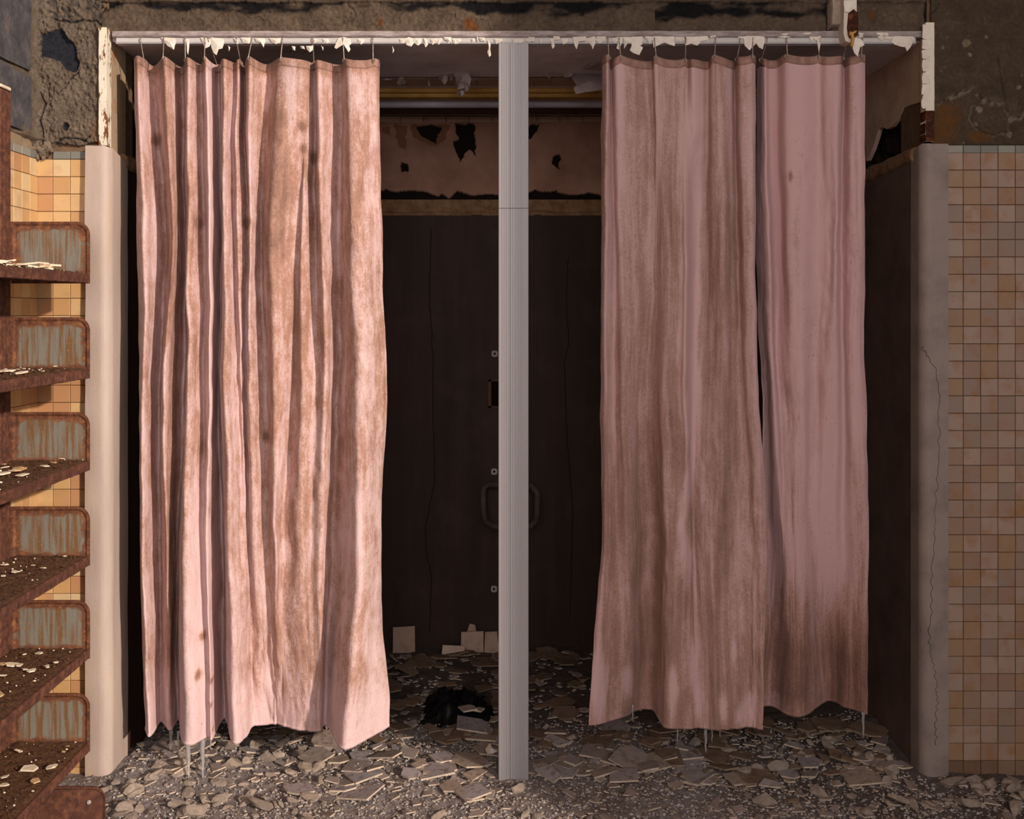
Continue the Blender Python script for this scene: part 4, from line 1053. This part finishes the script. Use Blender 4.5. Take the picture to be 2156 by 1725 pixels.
ORD = ['first', 'second', 'third', 'fourth', 'fifth', 'sixth', 'seventh', 'eighth', 'ninth', 'tenth', 'eleventh']
def hook(p, label, rx):
    m = MB(); top = P(0, 86).z; ty = -0.016
    pts = [(p.x + rx, 0.010, top - 0.004), (p.x + rx, 0.012, top + .006), (p.x + rx, -0.004, top + .0085), (p.x + rx, ty, top + .004), (p.x + rx * .9, ty, top - .006)]
    n = 6
    for i in range(1, n + 1):
        t = i / n; pts.append((p.x + rx * .9 * (1 - t), ty + (p.y - 0.008 - ty) * t, (top - .006) + (p.z + .002 - top + .006) * t))
    pts += [(p.x, p.y - 0.006, p.z - 0.005), (p.x, p.y + 0.001, p.z - 0.006), (p.x, p.y + 0.006, p.z + 0.002)]
    m.tube(pts, 0.0017, 6)
    tag(m.build('curtain_hook', M['wire'], None, True), label, 'hook', 'thin wire hooks holding up the curtains')
rh = random.Random(4)
for lst, where in ((pl_, 'sunlit pink curtain'), (pm_, 'pink curtain next to the post'), (pr_, 'pink curtain by the grey jamb')):
    for i, p in enumerate(lst): hook(p, '%s wire hook from the left holding up the %s' % (ORD[i], where), rh.uniform(-.006, .006))

# icicles hanging under the hems
def icicle(px, py0, py1, r, Y, label):
    a, b = P(px, py0, Y), P(px + rh.uniform(-1.5, 1.5), py1, Y); m = MB(); n = 7
    pts = [a.lerp(b, i / n) + Vector((0.0008 * math.sin(i * 2.1), 0, 0)) for i in range(n + 1)]
    m.tube(pts, [1.25 * r * (1 - 0.72 * (i / n)) for i in range(n + 1)], 8)
    tag(m.build('icicle', M['ice'], None, True), label, 'icicle', 'icicles under the curtain hems')
for a in ((396, 1553, 1640, .0075, -.055, 'thick clear icicle under the front fold of the sunlit curtain, nearer the stone jamb'),
          (426, 1553, 1645, .0065, -.045, 'long clear icicle under the front fold of the sunlit curtain, nearer the post'),
          (360, 1535, 1580, .005, .03, 'short icicle under the back fold of the sunlit curtain by the jamb'),
          (375, 1540, 1586, .0035, .045, 'thin short icicle behind the front fold of the sunlit curtain'),
          (443, 1545, 1580, .003, -.02, 'thinnest icicle at the edge of the sunlit curtain front fold'),
          (1332, 1484, 1520, .0025, .045, 'thin icicle under the back fold of the shaded streaky curtain'),
          (1427, 1520, 1566, .0028, -.04, 'thin icicle under the shaded streaky curtain beneath its pale patch'),
          (1486, 1526, 1585, .0045, -.045, 'longest icicle under the shaded streaky curtain'),
          (1500, 1530, 1565, .002, -.045, 'fine icicle just beside the longest one under the streaky curtain'),
          (1515, 1532, 1553, .002, -.05, 'shortest icicle under the shaded streaky curtain'),
          (1817, 1500, 1556, .004, .02, 'icicle at the outer corner of the dirty hemmed curtain')):
    icicle(*a)

# ------------------------------------------------------------------ rusty cantilever shelving
shelf = empty('steel_shelving', (-1.25, -0.65, 0.0)); tag(shelf, 'rusty steel wall shelving with rounded end plates in front of the yellow tiles', 'shelving')
YP = -0.178; KP = S * (1 + YP / D); SX0, SX1 = -1.337, P(189, 0, YP).x; SY1 = -1.12
levels = [(467, 597), (668, 797), (868, 991), (1067, 1191), (1264, 1387), (1460, 1583)]
def plate(z0, z1, x0_, x1_, y, rad, name):
    """rounded end plate, grid face so the rust border can follow the outline; thin folded rim"""
    w, h = x1_ - x0_, z1 - z0; nu, nv = 36, 28
    m = MB(); mask = []
    def clampcorner(u, v):
        x, z = u * w, v * h
        cx_, cz_ = w - rad, h - rad
        if x > cx_ and z > cz_:
            dx, dz = (x - cx_) / rad, (z - cz_) / rad; mx = max(dx, dz); L = math.hypot(dx, dz)
            if L > 0: x, z = cx_ + dx / L * mx * rad, cz_ + dz / L * mx * rad
        return x, z
    for side in (0, 1):
        for j in range(nv + 1):
            for i in range(nu + 1):
                x, z = clampcorner(i / nu, j / nv)
                e = min(x, w - x, z, h - z)
                if x > w - rad and z > h - rad: e = min(e, rad - math.hypot(x - w + rad, z - h + rad))
                rim = -0.0045 * sstep(0.0085, 0.0055, min(e + (0.02 if z < 0.012 else 0), e if z > 0.02 else 1)) if side == 0 else 0.0
                m.v.append((x0_ + x, y + rim + (0.0022 if side else 0), z0 + z))
                k = 1 - sstep(0.004, 0.040, min(e, h - z + .004, w - x)); k = max(k, 0.9 * sstep(.052, .026, z)); k = max(k, 0.55 * sstep(0.35 * w, 0.0, x) * sstep(.03, .0, x))
                mask.append(k + 0.25 * sstep(0.6, 1.0, z / h) - 0.12)
    st = nu + 1; off = st * (nv + 1)
    for j in range(nv):
        for i in range(nu):
            a = j * st + i; m.f.append((a, a + 1, a + st + 1, a + st)); m.mi.append(0)
            m.f.append((off + a, off + a + st, off + a + st + 1, off + a + 1)); m.mi.append(0)
    border = [i for i in range(st)] + [j * st + nu for j in range(1, nv + 1)] + [nv * st + i for i in range(nu - 1, -1, -1)] + [j * st for j in range(nv - 1, 0, -1)]
    for q in range(len(border)):
        a, b = border[q], border[(q + 1) % len(border)]; m.f.append((a, off + a, off + b, b)); m.mi.append(0)
    o = part(m, name, M['plate_panel'], shelf)
    at = o.data.attributes.new('m1', 'FLOAT', 'POINT'); at.data.foreach_set('value', mask)
    return o
rg = random.Random(31)
chipid = 0
def chip_mesh(seed):
    r = random.Random(seed); n = r.choice((4, 4, 5, 5, 6)); pts = []
    for i in range(n):
        a = 2 * math.pi * (i + r.uniform(-.25, .25)) / n; k = r.uniform(.6, 1.0); pts.append((0.5 * k * math.cos(a), 0.36 * k * math.sin(a), r.uniform(0, .04)))
    m = MB(); m.prism(pts, (0, 0, -0.13)); return m.mesh('chip', M['chip'] if seed % 4 else M['chip_tan'])
chipm = [chip_mesh(i) for i in range(10)]
for i, (a, b) in enumerate(levels):
    z0, z1 = P(0, b, YP).z, P(0, a, YP).z
    plate(z0, z1, SX0, SX1, YP, 0.036, 'end_plate')
    zt = z0 + 0.026
    sm = MB()
    sm.box((SX0, SY1, zt - 0.0025), (SX1 - 0.001, YP - 0.0015, zt)); sh = part(sm, 'shelf_board', M['rust_steel'], shelf)
    lm = MB(); ny = 60
    for q in range(ny + 1):                                    # rolled front lip, a little wavy
        y = SY1 + (YP - 0.002 - SY1) * q / ny; e = 0.0008 * fbm(y * 30, i, 141, 3); g = 0.0012 * fbm(y * 40, i, 142, 3)
        lm.v += [(SX1 - .003, y, zt + .0012), (SX1 + e, y, zt - .002), (SX1 + e, y, z0 + .002 + g), (SX1 - .003 + e, y, z0 + g), (SX1 - .016, y, z0 + .002), (SX1 - .016, y, z0 + .005), (SX1 - .004, y, z0 + .006)]
    for q in range(ny):
        for k in range(7): lm.f.append((q*7+k, q*7+(k+1) % 7, (q+1)*7+(k+1) % 7, (q+1)*7+k)); lm.mi.append(0)
    lm.f += [tuple(range(7)), tuple(ny * 7 + k for k in range(7))]; lm.mi += [0, 0]
    lp = part(lm, 'shelf_lip', M['rust_steel'], shelf); lp.parent = sh; lp.matrix_parent_inverse = Matrix()
    def f_dirt(u, v, i=i):
        e = sstep(0, .08, u) * sstep(1, .94, u)
        return -0.0015 + e * (0.004 + 0.0035 * fbm(u * 9, v * 36, 150 + i, 4) + 0.002 * fbm(u * 40, v * 150, 160 + i, 3)), 0, 0
    d = hfield('dirt_layer', (SX0, SY1 + .01, zt), (SX1 - .006 - SX0, 0, 0), (0, YP - .003 - SY1 - .01, 0), 40, 150, f_dirt, M['shelf_dirt']); d.parent = sh; tag(d, kind='stuff')
    gm = MB()
    for q in range(260):
        x, y = rg.uniform(SX0 + .01, SX1 - .012), rg.uniform(-0.75, YP - .01); r_ = rg.uniform(.0012, .0042)
        gm.add([(x + r_ * rg.uniform(.6, 1.4) * c[0], y + r_ * rg.uniform(.6, 1.4) * c[1], zt + .005 + r_ * .7 * c[2]) for c in ((1,0,0),(-1,0,0),(0,1,0),(0,-1,0),(0,0,1),(0,0,-1))],
               [(0,2,4),(2,1,4),(1,3,4),(3,0,4),(2,0,5),(1,2,5),(3,1,5),(0,3,5)], 0 if rg.random() < .9 else 1)
    g_ = part(gm, 'grit', [M['shelf_dirt'], M['chip']], shelf); g_.parent = sh; g_.matrix_parent_inverse = Matrix(); tag(g_, kind='stuff')
    # loose paint and tile chips lying on this shelf
    nch = (40, 9, 13, 10, 13, 12)[i]
    for q in range(nch):
        o = link('paint_chip', chipm[rg.randrange(10)]); s_ = rg.uniform(.014, .04) if rg.random() < .75 else rg.uniform(.04, .06)
        if i == 0: s_ *= 1.25
        x, y = rg.uniform(SX0 + .03, SX1 - .028), -rg.uniform(.21, .60)
        o.location = (x, y, zt + 0.011 + (rg.uniform(0, .014) if i == 0 else rg.uniform(0, .003))); o.scale = (s_, s_, max(.016, s_ * .6) * rg.uniform(.6, 1.2)); o.rotation_euler = (rg.uniform(-.12, .12), rg.uniform(-.12, .12), rg.uniform(0, 6.3))
        tag(o, 'cream paint chip lying on the %s rusty shelf from the top' % ORD[i], 'paint chip', 'paint chips on the %s shelf' % ORD[i])
zb0 = -0.03; zb1 = P(0, 1656, -0.25).z
plate(zb0, zb1 + .0, SX0, P(222, 0, -0.25).x, -0.25, 0.036, 'base_plate').data.materials[0] = M['rust_steel']
m = MB(); q = P(187, 1690, -0.252); m.tube([q + Vector((0, .004, 0)), q, q + Vector((0, -.003, 0))], [.006, .006, .004], 10); part(m, 'rivet', M['plate_fixing'], shelf)
for ya, yb_ in ((-0.255, -0.188), (-1.12, -1.06)):
    m = MB(); m.box((XL + .008, ya, -0.03), (-1.336, yb_, 1.975), 0, .002); m.box((-1.337, ya + .004, -0.03), (-1.331, yb_ - .004, 1.97), 0, .002); m.box((-1.332, ya + .02, -0.03), (-1.329, ya + .03, 1.96), 0, .001); part(m, 'upright', M['rust_steel'], shelf)
m = MB(); m.box((XL + .01, -0.25, 1.973), (-1.330, -0.192, 1.982), 0, .002); part(m, 'upright_cap', M['chip'], shelf)

# ------------------------------------------------------------------ rubble on the floor
rz = random.Random(77)
def gz(x, y):
    return 0.010 * fbm(x * 3.2, y * 3.2, 201, 4) + 0.005 * fbm(x * 14, y * 14, 202, 3) + 0.012 * sstep(0.0, .5, fbm(x * 1.4, y * 1.4, 203, 2)) + 0.028 * math.exp(-((x + 1.0) / .25) ** 2 - ((y - .06) / .2) ** 2) + 0.03 * sstep(.75, 1.25, x) * sstep(-.25, .2, y) * sstep(.9, .4, y)
x0_, x1_, y0_, y1_ = -1.33, 2.3, -0.75, YS
def f_gnd(u, v):
    x = x0_ + (x1_ - x0_) * u; y = y0_ + (y1_ - y0_) * v
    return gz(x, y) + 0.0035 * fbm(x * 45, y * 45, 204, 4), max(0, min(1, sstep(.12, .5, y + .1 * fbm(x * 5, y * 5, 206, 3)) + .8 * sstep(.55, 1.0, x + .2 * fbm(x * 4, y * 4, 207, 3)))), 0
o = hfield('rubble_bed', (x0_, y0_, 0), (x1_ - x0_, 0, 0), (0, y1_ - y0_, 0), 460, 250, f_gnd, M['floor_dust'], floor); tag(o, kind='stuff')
def shard_mesh(seed):
    r = random.Random(1000 + seed); m = MB()
    if seed % 3 == 0:                                          # square tile with a corner or edge broken off
        c = r.uniform(.1, .45); d_ = r.uniform(.1, .45)
        pts = [(-.5, -.5), (.5, -.5), (.5, .5 - c), (.5 - d_, .5), (-.5, .5)]
    elif seed % 3 == 1:
        pts = [(-.5, -.42), (.1, -.5), (.5, -.2 + r.uniform(-.2, .2)), (.36, .4), (-.2 + r.uniform(-.2, .1), .5), (-.48, .2)]
        if r.random() < .5: pts.pop(1)
    else:
        a = r.uniform(.15, .4); pts = [(-.5, -a), (.5, -a * r.uniform(.4, 1)), (.42, a * r.uniform(.4, 1)), (-.3, a)]
    m.prism([(x, y, 0.0) for x, y in pts], (0, 0, -0.085), 0, 1)
    return m.mesh('shard', [M['shard_top'], M['shard_edge']])
m_simple('shard_brown', lin(92, 72, 58), lin(124, 100, 82), 26, 0.4, 150, 0.8, lin(138, 114, 96)); m_simple('shard_brown_edge', lin(112, 92, 74), lin(146, 124, 102), 40, 0.3, 200)  # brown dust on stall shards, with the stall's shade put into the colour
shm = [shard_mesh(i) for i in range(15)]
def brown(me):
    b = me.copy(); b.materials[0] = M['shard_brown']; b.materials[1] = M['shard_brown_edge']; return b
shb = [brown(x) for x in shm]
def shm_flip(i): return shm[i]
hmap = {}
def cell(x, y): return (int(x / .05), int(y / .05))
def drop(o, x, y, s_, thick):
    c = cell(x, y); nb = max(hmap.get((c[0] + i, c[1] + j), 0) for i in (0, 1, -1) for j in (0, 1, -1)) if s_ > .05 else hmap.get(c, 0)
    nb = min(nb, .02)
    o.location = (x, y, gz(x, y) + thick + nb * rz.uniform(.4, 1.0) + .001)
    for i in ((0, 1, -1) if s_ > .07 else (0,)):
        for j in ((0, 1, -1) if s_ > .07 else (0,)): hmap[(c[0] + i, c[1] + j)] = hmap.get((c[0] + i, c[1] + j), 0) + thick * .45
def zone(x, y):
    if y > 0.62: return 'broken tile shard lying near the back wall of the dark stall', 'tile shards at the back of the stall'
    if y > 0.16: return ('broken tile shard lying on the stall floor behind the sunlit curtain', 'tile shards behind the sunlit curtain') if x < -.25 else (('broken tile shard lying in the stall behind the aluminium post', 'tile shards behind the post') if x < .42 else ('broken tile shard lying behind the two shaded curtains', 'tile shards behind the shaded curtains'))
    if x < -.25: return 'broken tile shard on the floor under the sunlit curtain hem', 'tile shards before the sunlit curtain'
    if x < .3: return 'broken tile shard on the floor around the foot of the post', 'tile shards at the foot of the post'
    return 'broken tile shard on the dim floor below the shaded curtains', 'tile shards before the shaded curtains'
cnt = 0; tries = 0
def place_shard(x, y, s_, tilt, rotz=None, idx=None, cat=True, dz=0.0):
    o = link('tile_shard', (shb if idx is None and (y > .45 or (y > .2 and rz.random() < .6) or (x > .5 and rz.random() < .45)) else shm)[rz.randrange(15) if idx is None else idx]); thick = s_ * .085 * (0.075 / s_)
    o.scale = (s_, s_, .058)
    o.rotation_euler = (rz.gauss(0, tilt), rz.gauss(0, tilt), rz.uniform(0, 6.3) if rotz is None else rotz)
    drop(o, x, y, s_, .005); o.location.z += abs(math.sin(o.rotation_euler[0])) * s_ * .3 + abs(math.sin(o.rotation_euler[1])) * s_ * .3 + dz
    l, g = zone(x, y); k_ = ('large' if s_ > .085 else ('middling' if s_ > .058 else 'small')) + (' brown ' if o.data.name.startswith('shard') and o.data.materials[0] == M['shard_brown'] else ' grey ') + ('squarish' if len(o.data.polygons) == 7 else ('narrow' if len(o.data.polygons) == 6 else 'angular')); tag(o, k_ + ' ' + l, 'tile shard', k_ + ' ' + g); return o
N_SH = 296
while cnt < N_SH:
    tries += 1
    y = rz.uniform(-.17, 1.1) if rz.random() < .62 else rz.uniform(-.1, .35)
    x = rz.uniform(-1.0, 1.2)
    if y > .35 and not (-.48 < x < .45) and rz.random() < .75: continue
    if y < -.02 and (x > .9 or rz.random() < .75): continue
    if abs(x - .05) < .07 and -.03 < y < .06: continue
    big = rz.random() < (.62 if -.6 < x < .75 else .3)
    s_ = rz.uniform(.066, .108) if big else rz.uniform(.03, .066)
    if x < -.45 and y < .1: s_ *= .8
    place_shard(x, y, s_, .075); cnt += 1
# mortar lumps: individuals in front
lmp = [clod_mesh(200 + i, .75) for i in range(12)]
for i in range(230):
    if rz.random() < .45: x, y = rz.uniform(-1.12, -.45), rz.uniform(-.24, .2)
    elif rz.random() < .6: x, y = rz.uniform(.55, 1.6), rz.uniform(-.24, .25)
    else: x, y = rz.uniform(-.5, .7), rz.uniform(-.24, .6)
    if abs(x - .05) < .07 and -.03 < y < .06: continue
    if x > 1.2 and y > -.05: y = rz.uniform(-.24, -.05)
    if x < -1.0 and y > -.05 : y = rz.uniform(-.24, -.06)
    if x < -1.02 and y < -.13: continue
    o = link('mortar_lump', lmp[i % 12]); s_ = rz.uniform(.018, .042) if rz.random() < .75 else rz.uniform(.042, .066)
    if -.5 < x < .7: s_ *= .6
    o.scale = (s_, s_, s_); o.rotation_euler = (rz.uniform(-.4, .4), rz.uniform(-.4, .4), rz.uniform(0, 6.3)); o.location = (x, y, gz(x, y) + s_ * .16)
    w_ = 'at the foot of the pinkish stone jamb' if x < -.85 else ('under the sunlit curtain' if x < -.4 else ('between the sunlit curtain and the post' if x < 0 else ('between the post and the shaded curtains' if x < .4 else ('under the shaded curtains' if x < 1.0 else 'before the grey jamb and beige tiles'))))
    z_w = 'large' if s_ > .042 else ('middling' if s_ > .028 else 'small')
    d_w = 'near the front' if y < -.08 else 'further in'
    tag(o, '%s mortar lump on floor %s, %s' % (z_w, w_, d_w), 'mortar lump', '%s mortar lumps %s, %s' % (z_w, w_, d_w))
# countless small rubble: one mesh each
def stuff_bits(name, count, size, mats, label, region, flat):
    m = MB()
    for i in range(count):
        x, y = region(); 
        if abs(x - .05) < .05 and -.02 < y < .04: continue
        s_ = size[0] + (size[1] - size[0]) * rz.random() ** 2.4; a = rz.uniform(0, 6.3); ca, sa = math.cos(a), math.sin(a)
        z = gz(x, y) + min(.02, hmap.get(cell(x, y), 0) * .6) * rz.random()
        q = [(1,0,0),(-1,0,0),(0,1,0),(0,-1,0),(0,0,1),(0,0,-1)] if not flat else [(1,.6,0),(-1,.7,0),(-.9,-.7,0),(.8,-.8,0)]
        if not flat:
            pts = []
            for c in q:
                k = s_ * rz.uniform(.6, 1.4); X_, Y_ = c[0] * k, c[1] * k * .8
                pts.append((x + X_ * ca - Y_ * sa, y + X_ * sa + Y_ * ca, z + s_ * .3 + c[2] * k * .6))
            m.add(pts, [(0,2,4),(2,1,4),(1,3,4),(3,0,4),(2,0,5),(1,2,5),(3,1,5),(0,3,5)], rz.randrange(len(mats)))
        else:
            tx, ty = rz.gauss(0, .13), rz.gauss(0, .13); t = .0036; pts = []
            for c in q:
                X_, Y_ = c[0] * s_ * rz.uniform(.5, 1.1), c[1] * s_ * rz.uniform(.4, 1.0)
                xx, yy = X_ * ca - Y_ * sa, X_ * sa + Y_ * ca
                pts.append((x + xx, y + yy, z + .003 + s_ * .10 + xx * tx + yy * ty))
            m.prism(pts, (0, 0, -t), 0, 1)
    o = m.build(name, mats, None, fix=not flat and False); tag(o, label, 'rubble', None, 'stuff'); return o
def reg_all(): 
    while True:
        x, y = rz.uniform(-1.1, 1.75), rz.uniform(-.3, 1.1)
        if y > .4 and not (-.5 < x < .5): continue
        if x > 1.2 and y > -.03: continue
        if x < -1.1 + max(0, -y) * 0: pass
        return x, y
def reg_front(): 
    while True:
        x, y = rz.uniform(-1.25, 1.9), -.32 + .75 * rz.random() ** 1.5
        if x > 1.2 and y > -.03: continue
        if x < -1.1 and y > -.03: continue
        if x < -1.05 and y < -.2: continue
        return x, y
stuff_bits('rubble_flakes', 1300, (.005, .026), [M['shard_top'], M['shard_edge']], 'countless small tile slivers strewn over the floor', reg_all, True)
stuff_bits('rubble_crumbs', 26000, (.0010, .0072), [M['grit'], M['lump'], M['grit'], M['grit'], M['grit'], M['lump'], M['grit_pale']], 'fine crumbs and grit covering the floor', reg_front, False)
# tiles standing against the stall back wall, black plastic rag, paint curl
def standing(px0, px1, py0, py1, Y, lean, rot, label, skew=0):
    a, b = P(px0, py1, Y), P(px1, py0, Y); w, h = b.x - a.x, b.z - a.z
    m = MB(); m.prism([(0, 0, 0), (w, 0, 0), (w - skew, 0, h), (0.002, 0, h * .97)], (0, .008, 0)); o = m.build('standing_tile', M['tile_stall'])
    o.location = (a.x, a.y, a.z); o.rotation_euler = (lean, rot, 0); tag(o, label, 'tile', 'loose tiles leaning on the stall back wall')
standing(827, 874, 1321, 1376, 1.13, -.08, -.02, 'square tan tile standing against the stall wall beside the sunlit curtain')
standing(970, 1018, 1331, 1384, 1.12, -.10, 0.0, 'square tan tile standing against the stall wall near the post')
standing(1019, 1052, 1331, 1386, 1.11, -.10, 0.02, 'pinkish tile with a cut corner standing beside the post', .012)
standing(929, 977, 1359, 1388, 1.05, -.35, 0.06, 'tan tile lying tipped before the standing pair of tiles')
standing(980, 1008, 1312, 1340, 1.16, -.05, 0.3, 'pointed tan tile piece behind the standing pair of tiles', .03)
m = MB(); nu, nv = 44, 34; bx, by = P(966, 1475, .48).x, .52
for j in range(nv + 1):
    for i in range(nu + 1):
        u, v = i / nu - .5, j / nv - .5; r_ = math.hypot(u, v) * 2
        e = sstep(1.05, .35, r_ + .25 * fbm(u * 5, v * 5, 221, 3))
        x, y = bx + u * .30 + .012 * fbm(u * 9, v * 9, 224, 2), by + v * .36
        m.v.append((x, y, gz(x, y) - .012 + e * (.05 + .045 * abs(fbm(u * 6, v * 6, 222, 3)) + .012 * fbm(u * 22, v * 22, 223, 3))))
for j in range(nv):
    for i in range(nu): a = j * (nu + 1) + i; m.f.append((a, a + 1, a + nu + 2, a + nu + 1)); m.mi.append(0)
o = m.build('plastic_sheet', M['black_plastic'], None, True, False); md = o.modifiers.new('t', 'SOLIDIFY'); md.thickness = .002
tag(o, 'crumpled black plastic sheet lying on the stall floor beside the post', 'plastic sheet')
for (px, py, s_, r_) in ((985, 1492, .05, .4), (1008, 1498, .03, 1.1)):
    o = place_shard(P(px, py, .42).x, .42, s_, .05, r_, 3, True, .04)
    o['label'] = 'pale %s shard resting on the crumpled black plastic' % ('larger' if s_ > .04 else 'smaller'); o['group'] = 'shards on the black plastic'
q = [P(1022, 1578, .12), P(1032, 1564, .11), P(1036, 1574, .10), P(1048, 1582, .10), P(1036, 1588, .09), P(1026, 1588, .11)]
o = flake('paint_curl', q, (0, -.015, .01), M['flake'], None); tag(o, 'curled white paint scrap lying beside the foot of the post', 'paint scrap')
